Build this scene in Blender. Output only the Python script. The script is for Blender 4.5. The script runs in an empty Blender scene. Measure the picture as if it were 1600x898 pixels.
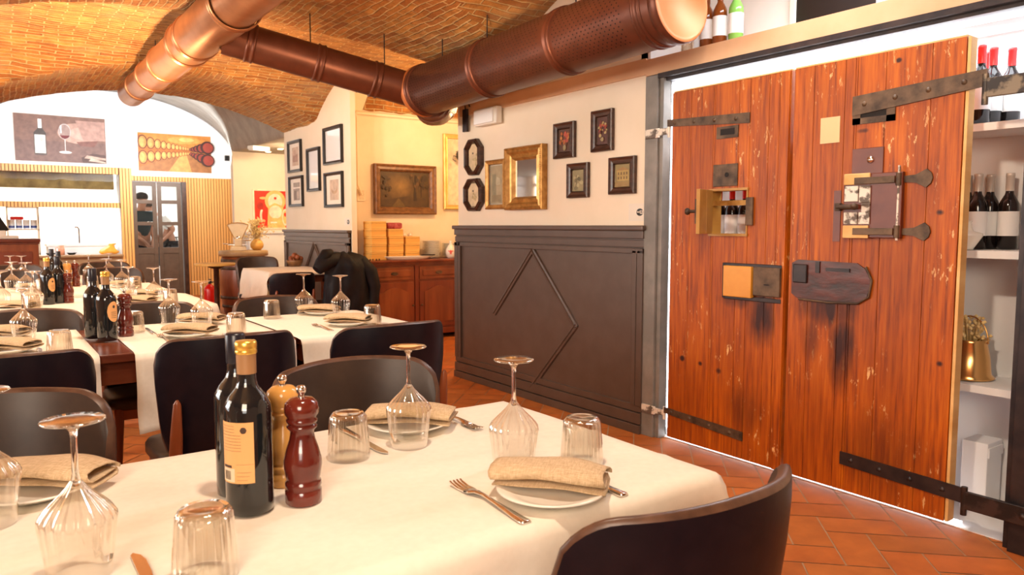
import bpy, bmesh, math, random
from math import sin, cos, pi, sqrt, radians
from mathutils import Vector, Matrix
random.seed(7)
S = bpy.context.scene
COL = S.collection
# ---------------------------------------------------------------- camera, world, exposure
PITCH = math.atan(97/1160.0); YAW = radians(35.5)
cam = bpy.data.cameras.new('camera'); cam.sensor_width = 36; cam.lens = 1160/1600*36
cam.clip_start = .02
camo = bpy.data.objects.new('camera', cam); COL.objects.link(camo)
camo.location = (0, 0, 1.2); camo.rotation_euler = (pi/2-PITCH, 0, -YAW)
S.camera = camo
cam.dof.use_dof = True; cam.dof.focus_distance = 2.2; cam.dof.aperture_fstop = 9.0
S.view_settings.view_transform = 'Standard'; S.view_settings.look = 'None'
S.view_settings.exposure = 0.42; S.view_settings.gamma = 1
S.view_settings.use_curve_mapping = False
S.cycles.use_denoising = True
S.cycles.max_bounces = 10; S.cycles.transparent_max_bounces = 24; S.cycles.transmission_bounces = 10
S.cycles.caustics_refractive = False; S.cycles.caustics_reflective = False
S.cycles.sample_clamp_indirect = 4
w = bpy.data.worlds.new('world'); S.world = w; w.use_nodes = True
w.node_tree.nodes['Background'].inputs[0].default_value = (1, .62, .36, 1)
w.node_tree.nodes['Background'].inputs[1].default_value = .10
WARM = (1, .62, .34); NEUT = (1, .80, .60); COOL = (.86, .93, 1)
def area(name, loc, target, sx, sy, power, col):
    l = bpy.data.lights.new(name, 'AREA'); l.shape = 'RECTANGLE'; l.size = sx; l.size_y = sy
    l.energy = power; l.color = col
    o = bpy.data.objects.new(name, l); COL.objects.link(o); o.location = loc
    o.rotation_euler = (Vector(target)-Vector(loc)).to_track_quat('-Z', 'Y').to_euler(); return o
def spot(name, loc, target, power, col, ang=90, blend=.6, r=.06):
    l = bpy.data.lights.new(name, 'SPOT'); l.energy = power; l.color = col; l.spot_size = radians(ang)
    l.spot_blend = blend; l.shadow_soft_size = r
    o = bpy.data.objects.new(name, l); COL.objects.link(o); o.location = loc
    o.rotation_euler = (Vector(target)-Vector(loc)).to_track_quat('-Z', 'Y').to_euler(); return o
def point(name, loc, power, col, r=.1):
    l = bpy.data.lights.new(name, 'POINT'); l.energy = power; l.color = col; l.shadow_soft_size = r
    o = bpy.data.objects.new(name, l); COL.objects.link(o); o.location = loc; return o
# daylight from the left-hand windows, added unseen dining and vault lights, kitchen strip lights
area('window_daylight', (-3.5, 5.5, 1.9), (2, 6.5, 2.2), 5.0, 1.3, 130, (1, .90, .76))
area('dining_fill', (-1.2, -1.2, 2.15), (1.4, 2.6, .6), 1.2, 1.2, 62, NEUT)  # added area fill behind the camera, stands for unseen ceiling light
spot('table_spot', (.5, .9, 2.45), (.6, 1.15, .75), 60, NEUT, 110)
spot('table_spot', (.6, 3.0, 2.45), (.6, 3.3, .75), 75, NEUT, 110)
spot('table_spot', (.5, 4.9, 2.45), (.5, 4.95, .75), 75, NEUT, 110)
spot('table_spot', (.5, 6.9, 2.45), (.5, 6.7, .75), 85, NEUT, 110)
spot('wall_spot', (1.3, 2.6, 2.5), (3.07, 3.9, 1.5), 105, NEUT, 80)
spot('door_spot', (1.0, 1.0, 2.4), (3.05, 2.0, 1.1), 90, NEUT, 68)
spot('vault_uplight', (1.6, 2.9, 1.7), (1.6, 3.4, 3), 80, WARM, 150)
spot('vault_uplight', (.9, 6.4, 1.6), (.9, 6.6, 3), 170, WARM, 150)
spot('vault_uplight', (-1.2, 4.2, 1.6), (-.6, 4.8, 3), 120, (1, .82, .62), 150)
area('lunette_wash', (1.6, 11.6, 2.15), (1.6, 13.6, 2.9), 3.2, .3, 75, COOL)
area('kitchen_light', (-.5, 15.2, 2.45), (-.5, 15.1, 0), 4.5, 1.2, 200, (1, .97, .93))
area('kitchen_light', (2.6, 15.3, 2.45), (2.5, 15.1, 0), .8, .8, 60, (1, .97, .93))
point('alcove_lamp', (4.0, 6.1, 2.25), 42, (1, .66, .34), .12)
spot('barrel_spot', (3.3, 9.9, 2.28), (3.3, 11.3, 1.2), 70, (1, .72, .42), 110)
point('corner_lamp', (3.7, 10.2, 2.1), 20, (1, .72, .42), .08)
spot('slat_spot', (2.4, 11.9, 2.7), (3.1, 13.6, 1.1), 55, (1, .72, .42), 100)
area('cellar_light', (3.33, 2.0, 1.985), (3.33, 2.0, 0), .25, 1.6, 12, COOL)
area('shelf_light', (3.3, 1.9, 2.62), (3.25, 1.9, 2.0), .25, 1.9, 34, COOL)
spot('pillar_fill', (1.5, 6.3, 2.3), (3.07, 8.1, 1.8), 55, NEUT, 80)  # added unseen spot, warms and brightens the pillar wall
spot('front_slat_spot', (-.2, 11.8, 2.6), (.2, 13.6, 1.2), 60, WARM, 120)
area('rear_fill', (-1.5, -2.9, 1.8), (1.5, 1.5, 1.2), 2.5, 1.2, 45, (1, .95, .88))  # added fill behind the camera, no window in that wall

# ---------------------------------------------------------------- materials
MATS = {}
def base(name, col, rough=.5, metal=0, **k):
    m = bpy.data.materials.new(name); m.use_nodes = True; MATS[name] = m
    b = m.node_tree.nodes['Principled BSDF']
    b.inputs['Base Color'].default_value = (*col, 1); b.inputs['Roughness'].default_value = rough
    b.inputs['Metallic'].default_value = metal
    for kk, v in k.items(): b.inputs[kk.replace('_', ' ')].default_value = v
    return m, m.node_tree, b
def ramp(nt, fac, stops):
    r = nt.nodes.new('ShaderNodeValToRGB'); e = r.color_ramp.elements
    while len(e) < len(stops): e.new(.5)
    for i, (p, c) in enumerate(stops): e[i].position = p; e[i].color = (*c, 1)
    nt.links.new(fac, r.inputs[0]); return r.outputs[0]
def noise(nt, scale, detail=4, stretch=(1, 1, 1), rough=.55, coord='Object', rot=(0,0,0)):
    tc = nt.nodes.new('ShaderNodeTexCoord'); mp = nt.nodes.new('ShaderNodeMapping')
    mp.inputs['Scale'].default_value = stretch; mp.inputs['Rotation'].default_value = rot
    n = nt.nodes.new('ShaderNodeTexNoise'); n.inputs['Scale'].default_value = scale
    n.inputs['Detail'].default_value = detail; n.inputs['Roughness'].default_value = rough
    nt.links.new(tc.outputs[coord], mp.inputs[0]); nt.links.new(mp.outputs[0], n.inputs['Vector'])
    return n.outputs['Fac']
def bump(nt, b, h, strength=.3, dist=.01):
    bp = nt.nodes.new('ShaderNodeBump'); bp.inputs['Strength'].default_value = strength
    bp.inputs['Distance'].default_value = dist
    nt.links.new(h, bp.inputs['Height']); nt.links.new(bp.outputs[0], b.inputs['Normal'])
def mixc(nt, fac, a, c, mode='MIX'):
    m = nt.nodes.new('ShaderNodeMix'); m.data_type = 'RGBA'; m.blend_type = mode
    for s, v in ((0, fac), (6, a), (7, c)):
        if hasattr(v, 'is_output') or isinstance(v, bpy.types.NodeSocket): nt.links.new(v, m.inputs[s])
        elif s == 0: m.inputs[0].default_value = v
        else: m.inputs[s].default_value = (*v, 1)
    return m.outputs[2]
def noisy(name, c1, c2, rough=.5, scale=6, stretch=(1,1,1), bs=.15, bd=.004, metal=0, lo=.35, hi=.65, **k):
    m, nt, b = base(name, c1, rough, metal, **k)
    f = noise(nt, scale, 6, stretch)
    nt.links.new(ramp(nt, f, [(lo, c1), (hi, c2)]), b.inputs['Base Color'])
    if bs: bump(nt, b, f, bs, bd)
    return m
M_wall = noisy('painted_plaster', (.80, .68, .52), (.84, .72, .57), .75, 3, bs=.2, bd=.005)
M_white = noisy('white_plaster', (.82, .82, .82), (.88, .88, .88), .7, 3, bs=.15)
M_alc = noisy('ochre_cream_plaster', (.80, .66, .46), (.86, .74, .54), .75, 3, bs=.3)
M_beam = noisy('beige_painted_beam', (.64, .36, .19), (.70, .42, .24), .6, 4, bs=.2)
M_grey = noisy('grey_plaster', (.30, .27, .22), (.40, .36, .30), .8, 5, bs=.3)
M_wain = noisy('grey_brown_painted_wood', (.082, .052, .038), (.098, .064, .048), .36, 9, bs=.12, bd=.002)
M_steelgrey = noisy('grey_painted_steel', (.16, .145, .125), (.24, .215, .19), .45, 7, bs=.15)
M_darksteel = noisy('dark_steel', (.018, .014, .016), (.045, .03, .028), .4, 12, metal=.4)
M_iron = noisy('forged_iron', (.045, .026, .015), (.15, .09, .05), .55, 14, metal=.3, bs=.6, bd=.004)
M_paintiron = noisy('flaked_and_lit_iron', (.75, .68, .58), (.12, .09, .07), .55, 22, bs=.5, lo=.52, hi=.6)
M_gold = noisy('gilded_wood', (.34, .16, .035), (.58, .32, .09), .35, 22, metal=.5, bs=.4, bd=.003)
M_goldyel = noisy('bright_gilt', (.72, .48, .12), (.85, .62, .22), .4, 10, metal=.4)
M_brownfr = noisy('carved_brown_frame', (.13, .055, .02), (.26, .12, .04), .4, 20, bs=.5, bd=.004)
M_darkfr = noisy('dark_walnut_frame', (.035, .015, .010), (.08, .035, .022), .3, 14, stretch=(1,5,1))
M_blackfr = base('black_frame', (.012, .010, .010), .3)[0]
M_board = base('cream_mount_board', (.84, .76, .66), .8)[0]
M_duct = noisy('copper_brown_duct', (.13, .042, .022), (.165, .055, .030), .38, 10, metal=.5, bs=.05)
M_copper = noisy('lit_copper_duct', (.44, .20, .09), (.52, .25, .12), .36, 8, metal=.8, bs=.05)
M_hole = base('dark_perforation', (.01, .006, .005), .8)[0]
M_leather = noisy('black_leather', (.006, .004, .008), (.010, .006, .010), .36, 30, bs=.2, bd=.002, Specular_IOR_Level=.25)
M_leathin = noisy('worn_grey_brown_leather', (.028, .016, .012), (.050, .030, .021), .42, 9, bs=.2, bd=.002, Specular_IOR_Level=.35)
M_piping = noisy('brown_leather_edge', (.05, .022, .013), (.12, .058, .034), .38, 24, bs=.2)
M_redwood = noisy('red_brown_wood', (.16, .035, .012), (.30, .085, .028), .3, 8, stretch=(1, 1, .12), bs=.08)
M_tablewood = noisy('dark_red_table_wood', (.11, .022, .010), (.20, .055, .022), .25, 7, stretch=(.15, 1, 1), bs=.08)
M_cloth = noisy('cream_tablecloth', (.84, .76, .64), (.88, .80, .68), .85, 60, bs=.12, bd=.001)
M_napkin = None
M_steel = base('polished_steel', (.82, .77, .70), .18, 1)[0]
M_plate = base('white_porcelain', (.82, .78, .70), .18)[0]
M_bottle = base('dark_olive_glass', (.008, .010, .012), .06, Coat_Weight=.6)[0]
M_wineb = base('black_wine_bottle_glass', (.012, .008, .008), .1)[0]
M_goldcap = base('gold_foil_cap', (.85, .58, .12), .28, .8)[0]
M_tancap = base('tan_neck_foil', (.40, .22, .10), .4, .2)[0]
M_blackcap = base('black_foil_cap', (.012, .012, .02), .3)[0]
M_label = base('orange_paper_label', (.80, .42, .16), .7)[0]
M_ink = base('dark_print', (.06, .03, .02), .7)[0]
M_redink = base('red_print', (.62, .02, .01), .6)[0]
M_labelw = base('white_paper_label', (.85, .85, .85), .7)[0]
M_mill = noisy('dark_cherry_varnish', (.10, .012, .008), (.15, .022, .012), .16, 12, bs=0, Coat_Weight=.5)
M_milll = noisy('light_beech_varnish', (.62, .30, .07), (.74, .40, .12), .2, 12, stretch=(1,1,.3), bs=0)
M_orangewood = noisy('pale_orange_box_wood', (.74, .38, .08), (.84, .50, .14), .55, 6, stretch=(.2, 1, 5), bs=.1)
M_slat = noisy('pine_slat', (.72, .31, .075), (.84, .43, .13), .45, 3, stretch=(1, 1, .1), bs=.05)
M_slatgap = base('dark_slat_backing', (.10, .035, .012), .8)[0]
M_greydoor = noisy('grey_brown_door_paint', (.10, .060, .038), (.13, .08, .052), .4, 8, bs=.1)
M_red = base('red_enamel', (.75, .012, .008), .25)[0]
M_blackpl = base('black_plastic', (.012, .012, .012), .35)[0]
M_whitepl = base('white_plastic', (.80, .76, .68), .35)[0]
M_coat = noisy('black_quilted_coat', (.003, .004, .008), (.007, .007, .011), .6, 10, bs=.6, bd=.012, Specular_IOR_Level=.3)
M_skin = base('skin', (.45, .22, .14), .5)[0]
M_tshirt = base('dark_teal_tshirt', (.015, .03, .035), .8)[0]
M_wshirt = base('white_shirt', (.80, .80, .78), .8)[0]
M_brass = base('polished_copper_pot', (.80, .45, .16), .22, .9)[0]
M_dry = noisy('dry_straw_flowers', (.75, .50, .18), (.88, .68, .34), .8, 10, bs=0)
M_redcap = base('red_foil_capsule', (.70, .03, .03), .3, .2)[0]
M_silvcap = base('silver_foil_capsule', (.60, .54, .48), .35, .2)[0]
M_tile = base('terracotta_tile', (.5, .2, .08), .6, Specular_IOR_Level=.3)[0]
M_grout = noisy('pale_grout', (.40, .25, .14), (.50, .33, .20), .8, 20)
def mk_emit(name, col, s):
    m = bpy.data.materials.new(name); m.use_nodes = True; nt = m.node_tree
    nt.nodes.remove(nt.nodes['Principled BSDF']); e = nt.nodes.new('ShaderNodeEmission')
    e.inputs[0].default_value = (*col, 1); e.inputs[1].default_value = s
    nt.links.new(e.outputs[0], nt.nodes['Material Output'].inputs[0]); return m
M_led = mk_emit('white_led_strip', (.95, .96, 1), 5)
M_lampw = mk_emit('warm_lamp_glow', (1, .72, .38), 14)
M_winlit = mk_emit('daylit_window', (.95, .97, 1), 4)
# linen
m, nt, b = base('linen_napkin', (.55, .40, .24), .9); M_napkin = m
f1 = noise(nt, 60, 2, (1, 12, 1)); f2 = noise(nt, 60, 2, (12, 1, 1))
a_ = mixc(nt, .5, ramp(nt, f1, [(.35, (.42, .28, .15)), (.65, (.74, .56, .36))]), ramp(nt, f2, [(.35, (.46, .31, .17)), (.65, (.72, .55, .35))]))
nt.links.new(a_, b.inputs['Base Color']); bump(nt, b, f1, .3, .001)
# painted art: colour carried per face
m, nt, b = base('printed_picture', (1, 1, 1), .55); M_art = m
at = nt.nodes.new('ShaderNodeAttribute'); at.attribute_name = 'Col'
fn = noise(nt, 14, 6)
nt.links.new(mixc(nt, .55, at.outputs['Color'], mixc(nt, 1, at.outputs['Color'], ramp(nt, fn, [(.3, (.55, .5, .45)), (.7, (1.25, 1.2, 1.1))]), 'MULTIPLY')), b.inputs['Base Color'])
# terracotta tiles: shade carried per tile
m = M_tile; nt = m.node_tree; b = nt.nodes['Principled BSDF']
at = nt.nodes.new('ShaderNodeAttribute'); at.attribute_name = 'Col'
fn = noise(nt, 9, 6)
nt.links.new(mixc(nt, 1, at.outputs['Color'], ramp(nt, fn, [(.25, (.75, .7, .68)), (.75, (1.1, 1.1, 1.1))]), 'MULTIPLY'), b.inputs['Base Color'])
bump(nt, b, fn, .1, .003)
# brick vault
m, nt, b = base('brick_vault', (.5, .25, .1), .85); M_brick = m
uv = nt.nodes.new('ShaderNodeUVMap'); uv.uv_map = 'UVMap'
n1 = nt.nodes.new('ShaderNodeTexNoise'); n1.inputs['Scale'].default_value = 3.5; n1.inputs['Detail'].default_value = 5
nt.links.new(uv.outputs[0], n1.inputs['Vector'])
vm = nt.nodes.new('ShaderNodeVectorMath'); vm.operation = 'MULTIPLY_ADD'
vm.inputs[1].default_value = (.08, .06, 0); nt.links.new(n1.outputs['Color'], vm.inputs[0]); nt.links.new(uv.outputs[0], vm.inputs[2])
bk = nt.nodes.new('ShaderNodeTexBrick'); nt.links.new(vm.outputs[0], bk.inputs['Vector'])
bk.inputs['Scale'].default_value = 1; bk.inputs['Brick Width'].default_value = .21; bk.inputs['Row Height'].default_value = .052
bk.inputs['Mortar Size'].default_value = .008; bk.inputs['Mortar Smooth'].default_value = .55; bk.inputs['Bias'].default_value = -.1
bk.inputs['Color1'].default_value = (.40, .140, .026, 1); bk.inputs['Color2'].default_value = (.64, .30, .070, 1)
bk.inputs['Mortar'].default_value = (.72, .48, .21, 1)
n2 = nt.nodes.new('ShaderNodeTexNoise'); n2.inputs['Scale'].default_value = 9; n2.inputs['Detail'].default_value = 8; n2.inputs['Roughness'].default_value = .7
nt.links.new(uv.outputs[0], n2.inputs['Vector'])
c1 = mixc(nt, .75, bk.outputs['Color'], ramp(nt, n2.outputs['Fac'], [(.28, (.40, .34, .28)), (.5, (1, 1, 1)), (.72, (1.5, 1.6, 1.8))]), 'MULTIPLY')
n3 = nt.nodes.new('ShaderNodeTexNoise'); n3.inputs['Scale'].default_value = 1.3; n3.inputs['Detail'].default_value = 7
nt.links.new(uv.outputs[0], n3.inputs['Vector'])
c2 = mixc(nt, ramp(nt, n3.outputs['Fac'], [(.52, (0, 0, 0)), (.70, (.55, .55, .55))]), c1, (.60, .42, .24))
nt.links.new(c2, b.inputs['Base Color'])
ma = nt.nodes.new('ShaderNodeMath'); ma.operation = 'MULTIPLY_ADD'; ma.inputs[1].default_value = .7
nt.links.new(bk.outputs['Fac'], ma.inputs[0]); nt.links.new(n2.outputs['Fac'], ma.inputs[2])
bump(nt, b, ma.outputs[0], 1.0, .045)
# old door planks
def oldwood(name, c0, c1, c2, paint=.73, stains=()):
    m, nt, b = base(name, c1, .45, Specular_IOR_Level=.35)
    g = noise(nt, 9, 8, (7, .35, 1), .6); k = noise(nt, 2.2, 5, (2.2, .5, 1))
    col = ramp(nt, g, [(.3, c0), (.5, c1), (.72, c2)])
    col = mixc(nt, ramp(nt, k, [(.35, (.5, .5, .5)), (.6, (0, 0, 0))]), col, c0)
    sc = noise(nt, 26, 6, (1.6, .45, 1), .7); sc2 = noise(nt, 2.6, 3, (1, .6, 1))
    mm = nt.nodes.new('ShaderNodeMath'); mm.operation = 'MULTIPLY'
    nt.links.new(ramp(nt, sc, [(paint-.09, (0,0,0)), (paint-.05, (1,1,1))]), mm.inputs[0])
    nt.links.new(ramp(nt, sc2, [(.5, (0,0,0)), (.58, (1,1,1))]), mm.inputs[1])
    col = mixc(nt, mm.outputs[0], col, (.72, .42, .17))
    if stains:                       # soot-dark runs and knots soaked into the wood
        tc = nt.nodes.new('ShaderNodeTexCoord'); sx = nt.nodes.new('ShaderNodeSeparateXYZ'); nt.links.new(tc.outputs['Object'], sx.inputs[0])
        wob = noise(nt, 14, 4, (1.6, .25, 1))
        def M(op, a, c, cl=False):
            q = nt.nodes.new('ShaderNodeMath'); q.operation = op; q.use_clamp = cl
            for k_, v in enumerate((a, c)):
                if isinstance(v, bpy.types.NodeSocket): nt.links.new(v, q.inputs[k_])
                else: q.inputs[k_].default_value = v
            return q.outputs[0]
        tot = None
        for (cx, cy, rx, ry, s_) in stains:
            dx = M('DIVIDE', M('SUBTRACT', sx.outputs[0], cx), rx); dy = M('DIVIDE', M('SUBTRACT', sx.outputs[1], cy), ry)
            rr = M('ADD', M('MULTIPLY', dx, dx), M('MULTIPLY', dy, dy))
            f_ = M('MULTIPLY', M('SUBTRACT', M('ADD', M('MULTIPLY', wob, 1.6), .15), rr, True), s_, True)
            tot = f_ if tot is None else M('MAXIMUM', tot, f_)
        col = mixc(nt, tot, col, (.035, .006, .003))
    nt.links.new(col, b.inputs['Base Color']); bump(nt, b, g, .35, .004); return m
M_olddoor = oldwood('worn_orange_door_wood', (.17, .028, .004), (.43, .088, .003), (.58, .150, .006), .68,
    stains=((.58, .72, .10, .17, 1.1), (.45, .79, .14, .05, .8), (.34, .42, .02, .02, 1.2), (.10, .45, .02, .018, 1.2), (.22, .44, .018, .015, 1.2), (.50, .25, .12, .14, .5)))
M_olddoor2 = oldwood('worn_orange_door_wood_right', (.17, .028, .004), (.43, .088, .003), (.58, .150, .006), .68,
    stains=((.20, .80, .19, .12, 1.0), (.27, .62, .08, .22, 1.0), (.12, .66, .05, .14, .7), (.45, .20, .25, .2, .45), (.655, 1.21, .016, .014, 1.2), (.47, 1.82, .014, .012, 1.2), (.68, .62, .015, .014, 1.2), (.33, 1.555, .03, .012, 1.0), (.5, .95, .2, .5, .22)))
M_rawedge = noisy('raw_and_lit_timber', (.62, .33, .10), (.80, .52, .22), .7, 6, stretch=(1,1,.2), bs=.5, bd=.01)
M_flap = noisy('amber_flap_wood', (.36, .17, .03), (.46, .24, .05), .45, 8, stretch=(1,1,.3), bs=.1)
M_orangeblk = noisy('orange_block_wood', (.62, .24, .02), (.72, .32, .04), .4, 5, bs=.05)
M_stain = noisy('dark_stained_wood', (.018, .005, .003), (.12, .016, .004), .35, 6, stretch=(1,2,.5), bs=.4, bd=.006)
M_darkred = noisy('dark_red_wood_plate', (.10, .016, .006), (.15, .03, .01), .4, 8, stretch=(1,1,.3))
# glass: clear thin-walled table glass
def glassmat(name, tint, refl, rough=.03):
    m = bpy.data.materials.new(name); m.use_nodes = True; nt = m.node_tree
    nt.nodes.remove(nt.nodes['Principled BSDF'])
    t = nt.nodes.new('ShaderNodeBsdfTransparent'); t.inputs[0].default_value = (*tint, 1)
    g = nt.nodes.new('ShaderNodeBsdfGlossy'); g.inputs['Roughness'].default_value = rough
    g.inputs[0].default_value = (1, .97, .93, 1)
    lw = nt.nodes.new('ShaderNodeLayerWeight'); lw.inputs[0].default_value = refl
    mx = nt.nodes.new('ShaderNodeMixShader'); nt.links.new(lw.outputs['Facing'], mx.inputs[0])
    nt.links.new(t.outputs[0], mx.inputs[1]); nt.links.new(g.outputs[0], mx.inputs[2])
    nt.links.new(mx.outputs[0], nt.nodes['Material Output'].inputs[0]); return m
M_glass = glassmat('clear_table_glass', (.94, .925, .89), .46)
M_foot = glassmat('clear_glass_foot', (.95, .94, .90), .36, .06)
M_pane = glassmat('window_glass', (.95, .96, .95), .22, .01)
m, nt, b = base('solid_glass_stem', (1, .98, .95), .03, Transmission_Weight=1.0, IOR=1.5); M_stem = m
m, nt, b = base('old_mirror_glass', (.80, .72, .60), .12, 1); M_mirror = m
m, nt, b = base('picture_glass', (.62, .58, .54), .04, .9); M_picglass = m

# ---------------------------------------------------------------- mesh helpers
class MB:
    def __init__(s): s.v = []; s.f = []; s.c = []; s.mi = []; s.sm = []; s.cur = (1, 1, 1); s.m = 0; s.smooth = False
    def add(s, vs, fs, smooth=None):
        o = len(s.v); s.v += [tuple(p) for p in vs]
        for f in fs:
            s.f.append(tuple(i+o for i in f)); s.c.append(s.cur); s.mi.append(s.m)
            s.sm.append(s.smooth if smooth is None else smooth)
        return s
    def box(s, x0, x1, y0, y1, z0, z1, R=None, c=None, bev=0):
        if bev:
            bm = bmesh.new(); bmesh.ops.create_cube(bm, size=1)
            for v in bm.verts: v.co = Vector(((x0+x1)/2+v.co.x*(x1-x0), (y0+y1)/2+v.co.y*(y1-y0), (z0+z1)/2+v.co.z*(z1-z0)))
            bmesh.ops.bevel(bm, geom=bm.edges[:], offset=bev, segments=2, affect='EDGES', profile=.6)
            vs = [v.co.copy() for v in bm.verts]; fs = [[v.index for v in f.verts] for f in bm.faces]; bm.free()
        else:
            vs = [Vector((x, y, z)) for x in (x0, x1) for y in (y0, y1) for z in (z0, z1)]
            fs = [(0,1,3,2), (4,6,7,5), (0,4,5,1), (2,3,7,6), (0,2,6,4), (1,5,7,3)]
        if R is not None:
            cc = Vector(c) if c else Vector((0,0,0)); vs = [R @ (v-cc) + cc for v in vs]
        return s.add(vs, fs)
    def quad(s, a, b, c, d): return s.add([a, b, c, d], [(0,1,2,3)])
    def poly(s, pts, z=0): return s.add([(p[0], p[1], z) for p in pts], [tuple(range(len(pts)))])
    def prism(s, pts, z0, z1):      # outline in XY, extruded along Z
        n = len(pts)
        return s.add([(p[0], p[1], z0) for p in pts]+[(p[0], p[1], z1) for p in pts],
                     [tuple(range(n))[::-1], tuple(range(n, 2*n))]+[(i, (i+1) % n, n+(i+1) % n, n+i) for i in range(n)])
    def cyl(s, p0, p1, r0, r1=None, n=16, cap=True):
        r1 = r0 if r1 is None else r1
        p0 = Vector(p0); p1 = Vector(p1); d = (p1-p0).normalized(); a = d.orthogonal().normalized(); b = d.cross(a)
        vs = [p+(a*cos(2*pi*i/n)+b*sin(2*pi*i/n))*r for p, r in ((p0, r0), (p1, r1)) for i in range(n)]
        s.add(vs, [(i, (i+1) % n, n+(i+1) % n, n+i) for i in range(n)], True)
        if cap: s.add(vs, [tuple(range(n))[::-1], tuple(range(n, 2*n))], False)
        return s
    def tube(s, pts, r, n=8, cap=True):
        P = [Vector(p) for p in pts]; rr = r if hasattr(r, '__len__') else [r]*len(P)
        vs = []; a = None
        for i, p in enumerate(P):
            d = (P[min(i+1, len(P)-1)]-P[max(i-1, 0)]).normalized()
            a = d.orthogonal().normalized() if a is None else (a-d*a.dot(d)).normalized()
            b = d.cross(a); vs += [p+(a*cos(2*pi*k/n)+b*sin(2*pi*k/n))*rr[i] for k in range(n)]
        s.add(vs, [(i*n+k, i*n+(k+1) % n, (i+1)*n+(k+1) % n, (i+1)*n+k) for i in range(len(P)-1) for k in range(n)], True)
        if cap: s.add(vs[:n], [tuple(range(n))[::-1]], False); s.add(vs[-n:], [tuple(range(n))], False)
        return s
    def lathe(s, prof, n=32, o=(0,0,0), flute=None, axis='z', closed=False, smooth=True, squash=1):
        vs = []
        for j, (r, z) in enumerate(prof):
            for i in range(n):
                rr = r*(flute(j, i) if flute else 1); a = 2*pi*i/n
                vs.append((o[0]+rr*cos(a), o[1]+rr*sin(a)*squash, o[2]+z))
        fs = [(j*n+i, j*n+(i+1) % n, (j+1)*n+(i+1) % n, (j+1)*n+i) for j in range(len(prof)-1) for i in range(n)]
        return s.add(vs, fs, smooth)
    def frame(s, pts, prof):        # closed convex outline (XY, counter-clockwise); profile (inset, height)
        n = len(pts); P = [Vector((p[0], p[1])) for p in pts]; rings = []
        for a, h in prof:
            ring = []
            for i in range(n):
                e0 = (P[i]-P[i-1]).normalized(); e1 = (P[(i+1) % n]-P[i]).normalized()
                n0 = Vector((-e0.y, e0.x)); n1 = Vector((-e1.y, e1.x)); m = (n0+n1); m = m/max(m.dot(n0), .2)
                q = P[i]+m*a; ring.append((q.x, q.y, h))
            rings.append(ring)
        vs = [v for r in rings for v in r]
        return s.add(vs, [(j*n+i, j*n+(i+1) % n, (j+1)*n+(i+1) % n, (j+1)*n+i) for j in range(len(rings)-1) for i in range(n)])
    def build(s, name, mat, parent=None, uv=None, thick=0):
        me = bpy.data.meshes.new(name); me.from_pydata(s.v, [], s.f)
        for mt in (mat if isinstance(mat, (list, tuple)) else [mat]): me.materials.append(mt)
        me.polygons.foreach_set('material_index', s.mi); me.polygons.foreach_set('use_smooth', s.sm)
        if any(c != (1, 1, 1) for c in s.c):
            ca = me.color_attributes.new('Col', 'FLOAT_COLOR', 'CORNER'); buf = []
            for f, c in zip(s.f, s.c): buf += [*c, 1]*len(f)
            ca.data.foreach_set('color', buf)
        me.validate(); me.update()
        o = bpy.data.objects.new(name, me); COL.objects.link(o)
        if parent: o.parent = parent
        if thick:
            md = o.modifiers.new('solid', 'SOLIDIFY'); md.thickness = thick; md.offset = 0
        return o
def rect(w, h, cx=0, cy=0): return [(cx-w/2, cy-h/2), (cx+w/2, cy-h/2), (cx+w/2, cy+h/2), (cx-w/2, cy+h/2)]
def ell(rx, ry, cx=0, cy=0, n=24): return [(cx+rx*cos(2*pi*i/n), cy+ry*sin(2*pi*i/n)) for i in range(n)]
def tag(o, label, cat, group=None, kind=None):
    if label: o['label'] = label
    if cat: o['category'] = cat
    if group: o['group'] = group
    if kind: o['kind'] = kind
    return o
def thing(name, label, cat, loc=(0,0,0), rot=(0,0,0), group=None):
    o = bpy.data.objects.new(name, None); COL.objects.link(o); o.empty_display_size = .05
    o.location = loc; o.rotation_euler = rot; return tag(o, label, cat, group)
def struct(name, mb, mat, parent=None, thick=0):
    o = mb.build(name, mat, parent, thick=thick)
    if not parent: o['kind'] = 'structure'
    return o
KIDS = {}
def dup(root, loc, rotz=0, label=None, group=None, scale=None):
    bpy.context.view_layer
    r = root.copy(); COL.objects.link(r); r.location = loc; r.rotation_euler = (root.rotation_euler[0], root.rotation_euler[1], rotz)
    if label: r['label'] = label
    if group: r['group'] = group
    if scale: r.scale = scale
    for ch in list(root.children):
        c = ch.copy(); COL.objects.link(c); c.parent = r
        for g in list(ch.children):
            d = g.copy(); COL.objects.link(d); d.parent = c
    return r
class Kind:                         # first placement moves the prototype itself, later ones copy it
    def __init__(s, root): s.root = root; s.used = False
    def put(s, loc, rotz=0, label=None, group=None, scale=None):
        if not s.used:
            s.used = True; s.first = (loc, rotz); s.root.location = loc; s.root.rotation_euler.z = rotz
            if label: s.root['label'] = label
            if group: s.root['group'] = group
            if scale: s.root.scale = scale
            return s.root
        o = dup(s.root, loc, rotz, label, group, scale or (1, 1, 1)); return o
WX = (pi/2, 0, -pi/2)               # hangs on a wall facing -X: local x runs towards -Y, y up, z out of the wall
WY = (pi/2, 0, 0)                   # hangs on a wall facing -Y
# ================================================================ THE ROOM
from mathutils import noise as mn
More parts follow.
